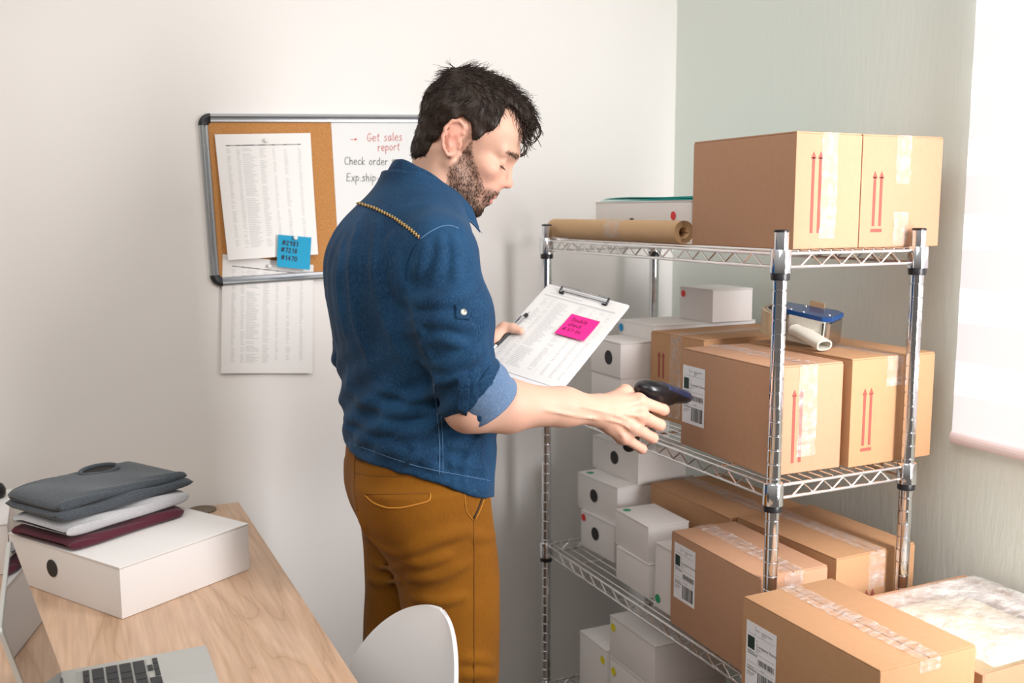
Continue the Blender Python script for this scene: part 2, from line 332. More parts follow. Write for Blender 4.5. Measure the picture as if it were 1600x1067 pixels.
# ------------------------------------------------------------------ the room
YW, XW = 1.03, 0.485                      # white wall, green wall
tag(MB().box((-3.2, YW, 0), (XW+0.12, YW+0.1, 2.75)).build('wall_back', MT['wall_white']), kind='structure')
wr_ = MB(); WY0, WY1, WZ0, WZ1 = -0.72, -0.005, 1.02, 2.35     # window opening
wr_.box((XW, WY1, 0), (XW+0.12, YW, 2.75)); wr_.box((XW, -0.85, 0), (XW+0.12, WY0, 2.75))
wr_.box((XW, WY0, 0), (XW+0.12, WY1, WZ0)); wr_.box((XW, WY0, WZ1), (XW+0.12, WY1, 2.75))
tag(wr_.build('wall_right', MT['wall_green']), kind='structure')
tag(MB().box((-3.2, -3.2, -0.05), (XW+0.12, YW+0.1, 0)).build('floor', MT['floor']), kind='structure')
def emit(name, c, s, base=(0.8, 0.8, 0.8)):
    m = mat(name, base, 0.8); b = m.node_tree.nodes['Principled BSDF']
    b.inputs['Emission Color'].default_value = (*c, 1); b.inputs['Emission Strength'].default_value = s
    return m
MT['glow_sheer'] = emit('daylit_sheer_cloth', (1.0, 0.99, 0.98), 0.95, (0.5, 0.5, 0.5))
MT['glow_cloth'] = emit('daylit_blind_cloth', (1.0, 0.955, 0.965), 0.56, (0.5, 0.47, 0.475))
MT['sky_pane'] = emit('daylit_window_pane', (0.95, 0.98, 1.0), 1.3)
wf = MB(); wf.box((XW+0.03, WY0, WZ0), (XW+0.09, WY0+0.04, WZ1)); wf.box((XW+0.03, WY1-0.04, WZ0), (XW+0.09, WY1, WZ1))
wf.box((XW+0.03, WY0, WZ0), (XW+0.09, WY1, WZ0+0.04)); wf.box((XW+0.03, WY0, WZ1-0.04), (XW+0.09, WY1, WZ1))
win = tag(wf.build('window_1', MT['chair']), kind='structure')
MB().box((XW+0.055, WY0+0.04, WZ0+0.04), (XW+0.06, WY1-0.04, WZ1-0.04)).build('window_pane', MT['sky_pane'], win)

# zebra roller blind hanging over the window, on the room side
BX = 0.462; BY1 = 0.022; BY0 = -0.78; BZ0 = 0.955
blind = empty('roller_blind', (BX, 0, 0))
tag(blind, 'white striped day and night roller blind lowered over the bright window', 'blind')
def bl(mb, name, m): 
    o = mb.build(name, m); o.parent = blind; o.matrix_parent_inverse = Matrix.Translation((-BX, 0, 0)); return o
sl = MB(); sh = MB()
band = 0.073; z = BZ0+0.022; k = 0; zs = []
rng_z = []
while z < 2.42:
    h = band*(1.02 if k % 2 == 0 else 0.92)
    (sl if k % 2 == 0 else sh).box((BX-0.0008, BY0, z), (BX+0.0008, BY1, min(z+h, 2.42)))
    z += h; k += 1
bl(sl, 'opaque_band', MT['glow_cloth']); bl(sh, 'sheer_band', MT['glow_sheer'])
rail = MB(); rail.tube([(BX, BY0, BZ0+0.011), (BX, BY1, BZ0+0.011)], 0.0125, 14)
for v in rail.v: v[0] = BX+(v[0]-BX)*0.55
bl(rail, 'bottom_rail', mat('pale_pink_rail', (0.80, 0.69, 0.70), 0.4))
bl(MB().tube([(BX-0.012, BY0, 2.45), (BX-0.012, BY1, 2.45)], 0.026, 16), 'roller_tube', MT['chair'])

# ------------------------------------------------------------------ wire shelving unit
SW, SL = 0.3210, 0.875
ZR = [1.2982, 0.8895, 0.5084, 0.1260]          # clip ring heights, top to bottom
DECK = 0.0445                                   # deck surface above the ring
zT, zM, zL, zB = [z+DECK for z in ZR]
unit = empty('wire_shelving_unit', (0, 0, 0))
tag(unit, 'chrome wire shelving unit with four tiers standing in the corner', 'shelving unit')
PT = 1.378
for px, py in ((0, 0), (0, SL), (SW, 0), (SW, SL)):
    prof = [(0.0124, 0.012)]
    z = 0.03
    while z < PT-0.03:
        prof += [(0.0125, z-0.0016), (0.0114, z-0.0006), (0.0114, z+0.0006), (0.0125, z+0.0016)]; z += 0.0254
    prof += [(0.0125, PT-0.004), (0.0122, PT-0.003)]
    post = MB().lathe(prof, (px, py, 0), 22).build('post', MT['chrome'], unit); autosmooth(post, 35)
    autosmooth(MB().lathe([(0.0129, PT-0.0045), (0.0130, PT-0.0015), (0.0105, PT), (0, PT)], (px, py, 0), 20).build('post_cap', MT['black_plastic'], post))
    autosmooth(MB().lathe([(0.010, 0.0), (0.016, 0.001), (0.016, 0.009), (0.007, 0.013)], (px, py, 0), 18).build('levelling_foot', MT['black_plastic'], post))
    for zr in ZR:
        autosmooth(MB().lathe([(0.0127, zr-0.007), (0.0158, zr-0.006), (0.0164, zr+0.005), (0.0135, zr+0.010)], (px, py, 0), 20).build('split_clip', MT['black_plastic'], post))
for zr in ZR:
    zt = zr+0.0385; zb = zr+0.0155              # the two frame rods
    fr = MB(); g = 0.0175
    for zz in (zt, zb):
        for (a, b) in (((0, g), (0, SL-g)), ((SW, g), (SW, SL-g)), ((g, 0), (SW-g, 0)), ((g, SL), (SW-g, SL))):
            fr.tube([(*a, zz), (*b, zz)], 0.0030, 8)
    tier = autosmooth(fr.build('shelf', MT['wire'], unit))
    zig = MB()
    def zigzag(a, b, n):
        a = np.array(a); b = np.array(b); pts = []
        for i in range(2*n+1):
            t = i/(2*n); p = a+(b-a)*t; pts.append((p[0], p[1], zt-0.002 if i % 2 else zb+0.002))
        zig.tube(pts, 0.0019, 6)
    for x in (0, SW): zigzag((x, 0.05), (x, SL-0.05), 15)
    for y in (0, SL): zigzag((0.045, y), (SW-0.045, y), 5)
    zig.build('truss_wire', MT['wire'], tier)
    deck = MB()
    for i in range(13):
        x = 0.012+(SW-0.024)*i/12
        deck.tube([(x, -0.001, zr+DECK-0.0016), (x, SL+0.001, zr+DECK-0.0016)], 0.0015, 6)
    for y in (0.16, SL/2, SL-0.16): deck.tube([(0, y, zt-0.001), (SW, y, zt-0.001)], 0.0026, 6)
    deck.build('deck_wire', MT['wire'], tier)
    for px, py in ((0, 0), (0, SL), (SW, 0), (SW, SL)):
        c = MB().lathe([(0.0132, zr+0.007), (0.0186, zr+0.006), (0.0178, zr+0.044), (0.0166, zr+0.046), (0.0130, zr+0.0455)], (px, py, 0), 24)
        autosmooth(c.build('corner_collar', MT['chrome'], tier), 35)

# ------------------------------------------------------------------ boxes
def Fr(o, face):
    """frames of a box's faces in its local space; o=(w,l,h).  X runs to the right as seen from outside, Y up"""
    w, l, h = o
    return {'left': ((0, l, 0), (0, -1, 0), (0, 0, 1)), 'near': ((0, 0, 0), (1, 0, 0), (0, 0, 1)), 'right': ((w, 0, 0), (0, 1, 0), (0, 0, 1)),
            'far': ((w, l, 0), (-1, 0, 0), (0, 0, 1)), 'top': ((0, 0, h), (1, 0, 0), (0, 1, 0))}[face]
def arrows(mb, F, cx, y0, h, w=0.0062, gap=0.0160, bar=True, t=0.0003):
    for s in (-1, 1):
        x = cx+s*gap/2
        mb.prism([(x-w/2, y0+(0.011 if bar else 0)), (x+w/2, y0+(0.011 if bar else 0)), (x+w/2, y0+h-0.011), (x-w/2, y0+h-0.011)], F, t)
        mb.prism([(x-w*1.0, y0+h-0.013), (x+w*1.0, y0+h-0.013), (x, y0+h)], F, t)
    if bar: mb.prism([(cx-0.0135, y0), (cx+0.0135, y0), (cx+0.0135, y0+0.006), (cx-0.0135, y0+0.006)], F, t)
def crinkle_strip(O, X, Y, w, l, name, m, parent, nx=8, ny=30, amp=0.0008):
    """a slightly wrinkled strip of clear tape lying on a face"""
    O, X, Y = [np.asarray(q, float) for q in (O, X, Y)]; Nn = np.cross(X, Y)
    r = np.random.default_rng(int(abs(O.sum())*1e5) % 9999+int(l*1e4))
    vs = []; 
    for j in range(ny+1):
        e = 0.0012*r.normal()
        for i in range(nx+1):
            edge = 0 if 0 < i < nx else e
            vs.append(O+X*(w*i/nx+edge)+Y*(l*j/ny)+Nn*(0.0006+amp*abs(r.normal())))
    fs = [(j*(nx+1)+i, j*(nx+1)+i+1, (j+1)*(nx+1)+i+1, (j+1)*(nx+1)+i) for j in range(ny) for i in range(nx)]
    return mesh_obj(name, vs, fs, m, parent, True)
def shipping_label(parent, F, x, y, w=0.076, h=0.118):
    """white address label: sticker > green block, print, bar code"""
    O, X, Y = [np.asarray(q, float) for q in F]; O = O+X*x+Y*y; G = (O, X, Y)
    st = MB().rect(0, 0, w, h, G, 0.0004, 0.0003).build('shipping_label', MT['label'], parent); st['label'] = 'white address label with bar codes'
    MB().rect(w*.06, h*.60, w*.29, h*.79, G, 0.0003, 0.0007).build('green_block', MT['label_green'], st)
    p = MB(); 
    for txt, s, tx, ty in (('From', .0042, .33, .905), ('Company Name', .0042, .50, .905), ('Address', .0032, .52, .875), ('City', .0032, .52, .845), ('To', .0042, .34, .745),
                       ('Company Name', .0078, .34, .665), ('Address', .0038, .34, .625), ('City', .0034, .34, .590), ('Order no.', .0042, .06, .555), ('000000000', .0056, .06, .515),
                       ('Service', .0036, .52, .345), ('Order no.', .0042, .06, .315), ('000000000', .0056, .06, .275), ('00-00-0000', .0042, .06, .225), ('Reference', .0034, .06, .195)):
        p.add(*font_mesh(txt, s*1.0, (O+X*w*tx+Y*h*ty, X, Y), 'print', None, None, 0.0009))
    for yy in (.83, .56, .395, .335): p.rect(w*.05, h*yy, w*.95, h*yy+0.0003, G, 0.0001, 0.0008)
    p.rect(w*.31, h*.83, w*.314, h*.97, G, 0.0001, 0.0008)
    p.build('printed_text', MT['black'], st)
    r = random.Random(4); bc = MB()
    for (x0, x1, y0, y1) in ((.42, .95, .415, .50), (.42, .93, .06, .30)):
        q = x0
        while q < x1:
            ww = r.choice((.006, .010, .016, .022)); bc.rect(w*q, h*y0, w*min(q+ww, x1), h*y1, G, 0.0001, 0.0008); q += ww+r.choice((.008, .012, .02))
    bc.build('bar_code', MT['black'], st)
    return st
def carton(x, y, z, w, l, h, rz, label, mk='card', along='y', arrow=None, ship=None, tape_end=None, tape_top=True, tape_len=0.055, tape_w=0.042):
    """cardboard shipping carton; along = axis its top seam runs"""
    m = MT[mk]; o = empty('cardboard_box', (x, y, z), rz); tag(o, label, 'box')
    b = MB(); ft = 0.003
    b.bbox((0, 0, 0), (w, l, h-ft), 0.0022)
    bm_ = b.build('box_body', m, o); autosmooth(bm_, 30)
    gap = 0.0009
    for s in (0, 1):
        f = MB()
        if along == 'y':
            x0, x1 = (0.0006, w/2-gap) if s == 0 else (w/2+gap, w-0.0006); f.bbox((x0, 0.0016, h-ft-0.0002), (x1, l-0.0016, h), 0.0011)
        else:
            y0, y1 = (0.0006, l/2-gap) if s == 0 else (l/2+gap, l-0.0006); f.bbox((0.0016, y0, h-ft-0.0002), (w-0.0016, y1, h), 0.0011)
        autosmooth(f.build('top_flap', m, o), 30)
    if tape_top:
        tw = tape_w
        if along == 'y':
            crinkle_strip((w/2-tw/2, 0.0, h), (1, 0, 0), (0, 1, 0), tw, l, 'packing_tape', MT['tape'], o)
            if tape_end: crinkle_strip((w/2-tw/2, 0, h-tape_len), (1, 0, 0), (0, 0, 1), tw, tape_len, 'packing_tape', MT['tape'], o, ny=14)
            if tape_end == 'full': pass
        else:
            crinkle_strip((w, l/2-tw/2, h), (0, 1, 0), (-1, 0, 0), tw, w, 'packing_tape', MT['tape'], o)
            crinkle_strip((0, l/2+tw/2, h-tape_len), (0, -1, 0), (0, 0, 1), tw, tape_len, 'packing_tape', MT['tape'], o, ny=14)
    if arrow:
        face, cx, y0, ah, bar = arrow; a = MB(); F = Fr((w, l, h), face); arrows(a, F, cx, y0, ah, bar=bar); a.build('arrow_mark', MT['arrow'], o)
    if ship:
        face, lx, ly = ship; shipping_label(o, Fr((w, l, h), face), lx, ly)
    return o
D2R = math.radians
# top tier
ta = carton(0.044, 0.021, zT, 0.150, 0.300, 0.203, 0, 'large brown carton on the top tier nearest the near left post', arrow=('near', 0.047, 0.028, 0.142, False), tape_end=True, tape_len=0.185, tape_w=0.036)
tb = carton(0.1965, 0.022, zT, 0.199, 0.300, 0.203, 0, 'large brown carton on the top tier against the green wall', arrow=('near', 0.040, 0.028, 0.110, True), tape_end=True, tape_len=0.088, tape_w=0.036)
crinkle_strip((0.0815, 0, 0.004), (1, 0, 0), (0, 0, 1), 0.036, 0.060, 'packing_tape', MT['tape'], tb, ny=14)
# middle tier
ma = carton(0.0195, 0.036, zM, 0.164, 0.283, 0.200, D2R(-1.2), 'brown carton with white address label on the middle tier being scanned', arrow=('near', 0.060, 0.020, 0.136, False), ship=('left', 0.005, 0.048), tape_end=True, tape_len=0.170)
mb_ = carton(0.1935, 0.021, zM, 0.214, 0.290, 0.205, D2R(1.0), 'brown carton beside the scanned one on the middle tier by the green wall', mk='card2', arrow=('near', 0.042, 0.028, 0.120, True), tape_end=True, tape_len=0.058)
mc = carton(0.133, 0.393, zM, 0.330, 0.194, 0.200, D2R(2.5), 'brown carton lying crosswise behind the scanned carton on the middle tier', mk='card2', along='x', arrow=('left', 0.042, 0.095, 0.062, False), tape_len=0.19)
# third tier
la = carton(-0.004, 0.026, zL, 0.158, 0.290, 0.199, D2R(-1.9), 'brown carton with white address label on the lower tier behind the front post', ship=('left', 0.013, 0.062), tape_end=True, tape_len=0.06)
lb = carton(0.178, 0.024, zL, 0.207, 0.288, 0.206, D2R(1.2), 'brown carton on the lower tier against the green wall beside the labelled one', mk='card2', arrow=('near', 0.088, 0.022, 0.110, False), tape_end=True, tape_len=0.075)
lc = carton(0.166, 0.328, zL, 0.210, 0.312, 0.199, 0, 'brown carton at the back of the lower tier behind the white boxes', mk='card2')
# bottom tier
bc_ = carton(0.120, 0.030, zB, 0.170, 0.300, 0.190, 0, 'brown carton in the dark on the bottom tier beside white boxes', mk='card2')

def white_box(x, y, z, w, l, h, rz, label, hole=None, dot=None, dot_m=None, lid=True, kind='box'):
    """white tuck-top mailer box: body, lid, thumb hole, coloured dot sticker"""
    o = empty('white_box', (x, y, z), rz); tag(o, label, 'box')
    b = MB(); ft = min(0.0035, h*0.08)
    b.bbox((0.0008, 0.0008, 0), (w-0.0008, l-0.0008, h-ft), 0.0016); autosmooth(b.build('box_body', MT['card_white'], o), 30)
    t = MB(); t.bbox((0, 0, h-ft+0.0004), (w, l, h), 0.0014)
    t.bbox((0, 0.001, h-ft-0.0), (0.0012, l-0.001, h-0.001), 0.0004)
    autosmooth(t.build('lid', MT['card_white'], o), 30)
    if hole:
        face, cx, cy, r = hole; hb = MB().disc((cx, cy), r, Fr((w, l, h), face), 0.0004, 0.0002); hb.build('round_mark', MT['black'], o)['label'] = 'black round spot'
    if dot:
        face, cx, cy, r = dot; MB().disc((cx, cy), r, Fr((w, l, h), face), 0.0004, 0.0002).build('dot_sticker', MT[dot_m], o)['label'] = dot_m.replace('_', ' ').replace('dot', 'round sticker')
    return o
# middle tier white boxes
m2 = white_box(0.060, 0.612, zM, 0.250, 0.140, 0.088, 0, 'plain white box on the middle tier under the black spotted one', )
m1 = white_box(0.058, 0.612, zM+0.0882, 0.250, 0.140, 0.083, 0, 'white box with black spot on the middle tier behind the clipboard', hole=('left', 0.086, 0.043, 0.017))
m3 = white_box(0.150, 0.612, zM+0.0882+0.0832, 0.300, 0.160, 0.036, 0, 'flat white box with blue dot lying on the black spotted box', dot=('left', 0.012, 0.017, 0.010), dot_m='blue_dot')
m4 = white_box(0.307, 0.598, zM+0.0882+0.0832+0.0362, 0.125, 0.131, 0.080, D2R(2.6), 'small white box with red dot topmost of the middle tier stack', dot=('left', 0.016, 0.063, 0.0085), dot_m='red_dot')
# lower tier white boxes
l3 = white_box(0.079, 0.664, zL, 0.240, 0.153, 0.095, D2R(3.5), 'white box with red dot at the foot of the far white stack', hole=('left', 0.068, 0.050, 0.0165), dot=('left', 0.014, 0.078, 0.0095), dot_m='red_dot')
l2 = white_box(0.088, 0.667, zL+0.0952, 0.240, 0.176, 0.093, D2R(4.5), 'white box with green dot on its lid in the far stack', hole=('left', 0.075, 0.048, 0.0165), dot=('top', 0.022, 0.150, 0.0095), dot_m='green_dot')
l1 = white_box(0.146, 0.666, zL+0.0952+0.0932, 0.150, 0.205, 0.086, D2R(3.5), 'white box with black spot topmost of the far stack under the middle tier', hole=('left', 0.102, 0.047, 0.017))
l5 = white_box(0.032, 0.439, zL, 0.108, 0.140, 0.079, 0, 'plain small white box under the green dotted small box')
l4 = white_box(0.033, 0.446, zL+0.0792, 0.108, 0.150, 0.084, D2R(-2), 'small white box with green dot on its lid beside the brown cartons', dot=('top', 0.020, 0.128, 0.0095), dot_m='green_dot')
l6 = white_box(0.022, 0.339, zL, 0.120, 0.062, 0.145, 0, 'upright white box with green dot squeezed beside the labelled carton', dot=('left', 0.014, 0.022, 0.0095), dot_m='green_dot')
# bottom tier white boxes
b2 = white_box(0.030, 0.408, zB, 0.200, 0.192, 0.182, 0, 'white box with yellow dot below another on the bottom tier', dot=('left', 0.020, 0.150, 0.0100), dot_m='yellow_dot')
b1 = white_box(0.030, 0.406, zB+0.1822, 0.200, 0.195, 0.102, 0, 'white box with yellow dot topmost on the bottom tier', dot=('left', 0.017, 0.076, 0.0100), dot_m='yellow_dot')
b4 = white_box(0.026, 0.610, zB, 0.200, 0.130, 0.190, 0, 'white box with yellow dot at the back of the bottom tier', dot=('left', 0.115, 0.160, 0.0100), dot_m='yellow_dot')
# top tier: white box behind the kraft roll
p_ = at(930, 340, x=0.112)
t1 = white_box(0.112, 0.42, zT, 0.200, p_[1]-0.42, 0.090, 0, 'long white box with black spot and red dot behind the kraft paper roll')
Lw = p_[1]-0.42
def lx(px, py): 
    q = at(px, py, x=0.112); return p_[1]-q[1], q[2]-zT
F1 = Fr((0.2, Lw, 0.09), 'left')
a_, b_ = lx(987, 352); MB().disc((a_, b_), 0.017, F1).build('round_mark', MT['black'], t1)
a_, b_ = lx(1052, 337); MB().disc((a_, b_), 0.0095, F1).build('dot_sticker', MT['red_dot'], t1)
tf = MB(); q0 = at(944, 316, x=0.13)
for i in range(3):
    vs = []; n = 14; x0, x1 = 0.12+0.004*i, 0.30; y0, y1 = 0.40, q0[1]-0.006*i; z0 = zT+0.0905+i*0.003
    for s in (0, 1):
        for j in range(n+1):
            for k in (0, 1):
                t = j/n; wz = 0.0012*math.sin(t*7+i)*(1 if k == 0 else .5)+0.004*i*t*(1-t)
                vs.append((x0 if k == 0 else x1, y0+(y1-y0)*t, z0+0.0012*s+max(0, wz)))
    fs = []
    for j in range(n):
        a = 2*j; fs.append((a, a+1, a+3, a+2)); c = 2*(n+1)+2*j; fs.append((c, c+2, c+3, c+1))
        fs.append((a, a+2, c+2, c)); fs.append((a+1, c+1, c+3, a+3))
    fs += [(0, 2*(n+1), 2*(n+1)+1, 1), (2*n, 2*n+1, 4*n+3, 4*n+2)]
    tf.add(vs, fs)
tag(tf.build('folder', MT['teal']), 'turquoise plastic folder lying on the long white box', 'folder')
# kraft paper roll along the front of the top tier
kr = empty('paper_roll', (0.0415, 0.60, zT+0.0242)); tag(kr, 'brown kraft paper roll lying along the front of the top tier', 'paper roll')
R0 = 0.0238
def ky(v): return v
body = MB(); n = 40; ya, yb = -0.255, 0.310
vs = []; fs = []
for j, yy in enumerate(np.linspace(ya, yb, 14)):
    for i in range(n):
        a = 2*math.pi*i/n; r = R0*(1+0.010*math.sin(3*a+j*0.2)); vs.append((r*math.cos(a), yy, r*math.sin(a)))
for j in range(13):
    for i in range(n): fs.append((j*n+i, (j+1)*n+i, (j+1)*n+(i+1) % n, j*n+(i+1) % n))
body.add(vs, fs); ob = body.build('outer_wrap', MT['kraft'], kr, True)
for yy, s in ((ya, 1), (yb, -1)):   # wound paper layers seen at the ends, as a spiral wall
    sp = MB()
    th = np.linspace(0, 2*math.pi*5.0, 150); rr = 0.0105+(R0-0.0006-0.0105)*th/th[-1]
    vs = []; fs = []
    for t, r in zip(th, rr):
        for w_ in (0, 0.0011):
            for dy in (0, 0.030): vs.append(((r+w_)*math.cos(t), yy+s*dy, (r+w_)*math.sin(t)))
    for i in range(len(th)-1):
        b = 4*i; fs += [(b, b+4, b+5, b+1), (b+2, b+3, b+7, b+6), (b, b+2, b+6, b+4)]
    sp.add(vs, fs)
    sp.build('wound_layer', MT['kraft'], kr, True)
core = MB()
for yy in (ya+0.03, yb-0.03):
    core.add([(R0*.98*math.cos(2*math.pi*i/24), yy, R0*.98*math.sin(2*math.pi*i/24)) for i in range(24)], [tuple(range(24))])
core.build('core', MT['kraft_in'], kr)  # dark discs inside the roll ends, shade of the hollow as colour
tp = MB(); vs = []; fs = []
for j, yy in enumerate((-0.035, 0.03)):
    for i in range(19):
        a = math.pi*(0.35+0.9*i/18); vs.append(((R0*1.012)*math.cos(a), yy+0.01*math.sin(i*1.3)*(j-.5), R0*1.012*math.sin(a)))
for i in range(18): fs.append((i, i+1, 20+i, 19+i))
tp.add(vs, fs); tp.build('tape_patch', MT['tape'], kr, True)

# tape gun standing on the middle tier cartons
def tape_gun():
    o = empty('tape_dispenser', (0, 0, 0)); tag(o, 'blue and grey hand tape dispenser with tan tape lying on cartons', 'tape dispenser')
    zb = zM+0.2058
    c = at(1217, 515, z=zb+0.027)          # roll centre
    ctr = np.array([0.222, 0.262, zb])
    # place by the photo: roll at px 1217, frame and handle to the right
    ctr = at(1218, 534, z=zb); ctr[2] = zb
    Y = np.array([0.30, 0.95, 0]); 
    R = 0.0400; H = 0.050
    roll = MB()
    roll.lathe([(0.031, 0.0008), (R, 0.0008), (R+0.0006, 0.025), (R, H), (0.031, H), (0.031, 0.0008)], ctr, 40)
    autosmooth(roll.build('tape_roll', MT['tape_roll'], o), 40)
    autosmooth(MB().lathe([(0.0275, 0.001), (0.0308, 0.001), (0.0308, H+0.002), (0.0275, H+0.002), (0.0275, 0.001)], ctr, 32).build('roll_core', MT['grey_plastic'], o), 40)
    # direction from roll to the cutting end, horizontal
    e = at(1302, 519, z=zb+0.03); d = e-ctr; d[2] = 0; Lg = np.linalg.norm(d); d /= Lg; nrm = np.array([-d[1], d[0], 0])
    def P(a, b, z_): return ctr+d*a+nrm*b+np.array([0, 0, z_])
    # blue cheek plate on top: runs from the hub to the cutter
    pl = MB(); prof = [(-0.012, -0.014), (0.030, -0.034), (Lg-0.01, -0.036), (Lg+0.006, -0.024), (Lg+0.006, 0.022), (Lg-0.012, 0.032), (0.04, 0.022), (-0.012, 0.014)]
    Fp = (ctr+np.array([0, 0, 0.0]), d, nrm)
    pl.prism(prof, Fp, 0.010, 0.0535); 
    q = pl.build('blue_cheek', MT['blue_enamel'], o); bv = q.modifiers.new('b', 'BEVEL'); bv.width = 0.0012; bv.segments = 2
    rv = MB()
    for a, b in ((0.034, -0.027), (0.062, -0.028), (Lg-0.008, -0.012), (0.045, 0.012)): rv.lathe([(0, 0.0022), (0.003, 0.0015), (0.0036, 0)], P(a, b, 0.0633), 12)
    for v in rv.v: pass
    autosmooth(rv.build('rivet', MT['chrome'], o))
    # grey plastic shield with handle boss
    sh_ = MB(); sh_.prism([(0.034, -0.036), (Lg-0.004, -0.036), (Lg-0.004, -0.0325), (0.034, -0.0325)], Fp, 0.0535, 0.001)
    sh_.prism([(0.034, -0.036), (0.0375, -0.036), (0.0375, 0.015), (0.034, 0.015)], Fp, 0.0535, 0.001)
    sh_.build('grey_shield', MT['grey_plastic'], o)
    # oval hollow handle coming toward the viewer
    h0 = P(0.056, -0.0325, 0.030); h1 = at(1288, 536, d=np.dot(h0-CAM, FW)-0.085)
    ax = h1-h0; ax[2] = -0.004; La = np.linalg.norm(ax); ax /= La
    side = np.cross(np.array([0, 0, 1.0]), ax); side /= np.linalg.norm(side); up = np.cross(ax, side)
    hb = MB(); ns = 32; vs = []; fs = []
    rings = [(0, 1.25, 1), (0.012, 1.0, 1), (La-0.002, 1.0, 1), (La, 0.95, 1), (La, 0.78, 1), (La-0.05, 0.74, 1)]
    for t, s, _ in rings:
        for i in range(ns):
            a = 2*math.pi*i/ns; cx = math.cos(a); cz = math.sin(a)
            ex = 0.0175*np.sign(cx)*abs(cx)**0.75*s; ez = 0.0105*np.sign(cz)*abs(cz)**0.75*s
            vs.append(h0+ax*t+side*ex+up*ez+np.array([0, 0, -0.004]))
    for j in range(len(rings)-1):
        for i in range(ns): fs.append((j*ns+i, j*ns+(i+1) % ns, (j+1)*ns+(i+1) % ns, (j+1)*ns+i))
    fs.append(tuple((len(rings)-1)*ns+i for i in range(ns)))
    hb.add(vs, fs); autosmooth(hb.build('handle', MT['grey_plastic'], o), 40)
    # steel guide and toothed blade at the far end
    st = MB(); st.prism([(Lg+0.001, -0.034), (Lg+0.0055, -0.030), (Lg+0.0055, 0.020), (Lg+0.001, 0.020)], Fp, 0.050, 0.002)
    st.prism([(Lg-0.022, -0.0375), (Lg-0.012, -0.0375), (Lg-0.012, -0.0362), (Lg-0.022, -0.0362)], Fp, 0.010, 0.022)
    st.build('steel_guide', MT['steel'], o)
    MB().prism([(Lg-0.008, -0.0372), (Lg-0.0055, -0.0372), (Lg-0.0055, -0.036), (Lg-0.008, -0.036)], Fp, 0.032, 0.020).build('guide_slot', MT['black_plastic'], o)
    MB().prism([(0.05, 0.020), (0.082, 0.020), (0.082, 0.0212), (0.05, 0.0212)], Fp, 0.030, 0.045).build('wiper_flap', MT['kraft'], o)
    # the dispenser leans on its handle, top toward the viewer
    ax_ = RT.copy(); ax_[2] = 0; ax_ /= np.linalg.norm(ax_); an = math.radians(11); piv = ctr-FW*np.array([1, 1, 0])*0.03
    K = np.array([[0, -ax_[2], ax_[1]], [ax_[2], 0, -ax_[0]], [-ax_[1], ax_[0], 0]]); Rm = np.eye(3)+math.sin(an)*K+(1-math.cos(an))*K@K
    ch = [c for c in o.children]; lo = 9
    for c in ch:
        for v in c.data.vertices: v.co = Vector(piv+Rm@(np.array(v.co)-piv)); lo = min(lo, v.co.z)
    for c in ch:
        for v in c.data.vertices: v.co.z += zb+0.0006-lo
    return o
tape_gun()

# front: carton on a low bench, open carton with wrapped envelopes beside it
zf = 0.5535
bench = empty('bench', (0.17, -0.30, 0)); tag(bench, 'low wooden bench carrying the front cartons beside the shelving', 'bench')
MB().bbox((-0.27, -0.30, zf-0.026), (0.295, 0.262, zf-0.0005), 0.003).build('bench_top', MT['beech'], bench)
for sx_ in (-0.24, 0.265):
    for sy_ in (-0.27, 0.232): MB().bbox((sx_-0.02, sy_-0.02, 0), (sx_+0.02, sy_+0.02, zf-0.026), 0.002).build('leg', MT['beech'], bench)
fa = carton(-0.0850, -0.3425, zf, 0.1965, 0.3080, 0.2005, D2R(0.3), 'brown carton with white address label at the front on the bench', mk='card2', ship=('left', 0.012, 0.046), tape_end=True, tape_len=0.02)
oc = empty('open_carton', (0.125, -0.345, zf)); tag(oc, 'open brown carton at lower right filled with wrapped envelopes', 'box')
ow, ol, oh = 0.325, 0.310, 0.150
for nm, lo, hi in (('side_panel', (0, 0, 0), (0.004, ol, oh)), ('side_panel', (ow-0.004, 0, 0), (ow, ol, oh)), ('side_panel', (0.004, 0, 0), (ow-0.004, 0.004, oh)), ('side_panel', (0.004, ol-0.004, 0), (ow-0.004, ol, oh)), ('bottom_panel', (0.004, 0.004, 0), (ow-0.004, ol-0.004, 0.004))):
    MB().bbox(lo, hi, 0.0008).build(nm, MT['card'], oc)
def pillow(lo, hi, zc, th, amp, seed, nx=26, ny=26, tilt=(0, 0)):
    r = np.random.default_rng(seed); ph = r.uniform(0, 6, 8); vs = []; fs = []
    for s in (1, -1):
        for j in range(ny+1):
            for i in range(nx+1):
                u = i/nx; v = j/ny; e = (1-(2*u-1)**6)*(1-(2*v-1)**6); 
                wv = amp*(math.sin(9*u+ph[0]+4*v)+math.sin(13*v+ph[1]-6*u)+.6*math.sin(23*u+17*v+ph[2]))
                zz = zc+s*(th/2*max(e, 0)**.5)+(wv if s > 0 else 0)*e+tilt[0]*(u-.5)+tilt[1]*(v-.5)
                vs.append((lo[0]+(hi[0]-lo[0])*u, lo[1]+(hi[1]-lo[1])*v, zz))
    o = (nx+1)*(ny+1)
    for j in range(ny):
        for i in range(nx):
            a = j*(nx+1)+i; fs.append((a, a+1, a+nx+2, a+nx+1)); fs.append((o+a, o+a+nx+1, o+a+nx+2, o+a+1))
    return vs, fs
for i in range(3):
    v, f = pillow((0.133+0.004*i, -0.336), (0.440-0.004*i, -0.046+0.003*i), zf+0.032+0.040*i, 0.038, 0.001, 40+i, tilt=(0, 0.0))
    tag(mesh_obj('padded_envelope', v, f, MT['mailer_yellow'], None, True), ['yellow padded envelope at the bottom of the open carton', 'yellow padded envelope in the middle of the open carton', 'yellow padded envelope on top in the open carton'][i], 'envelope')
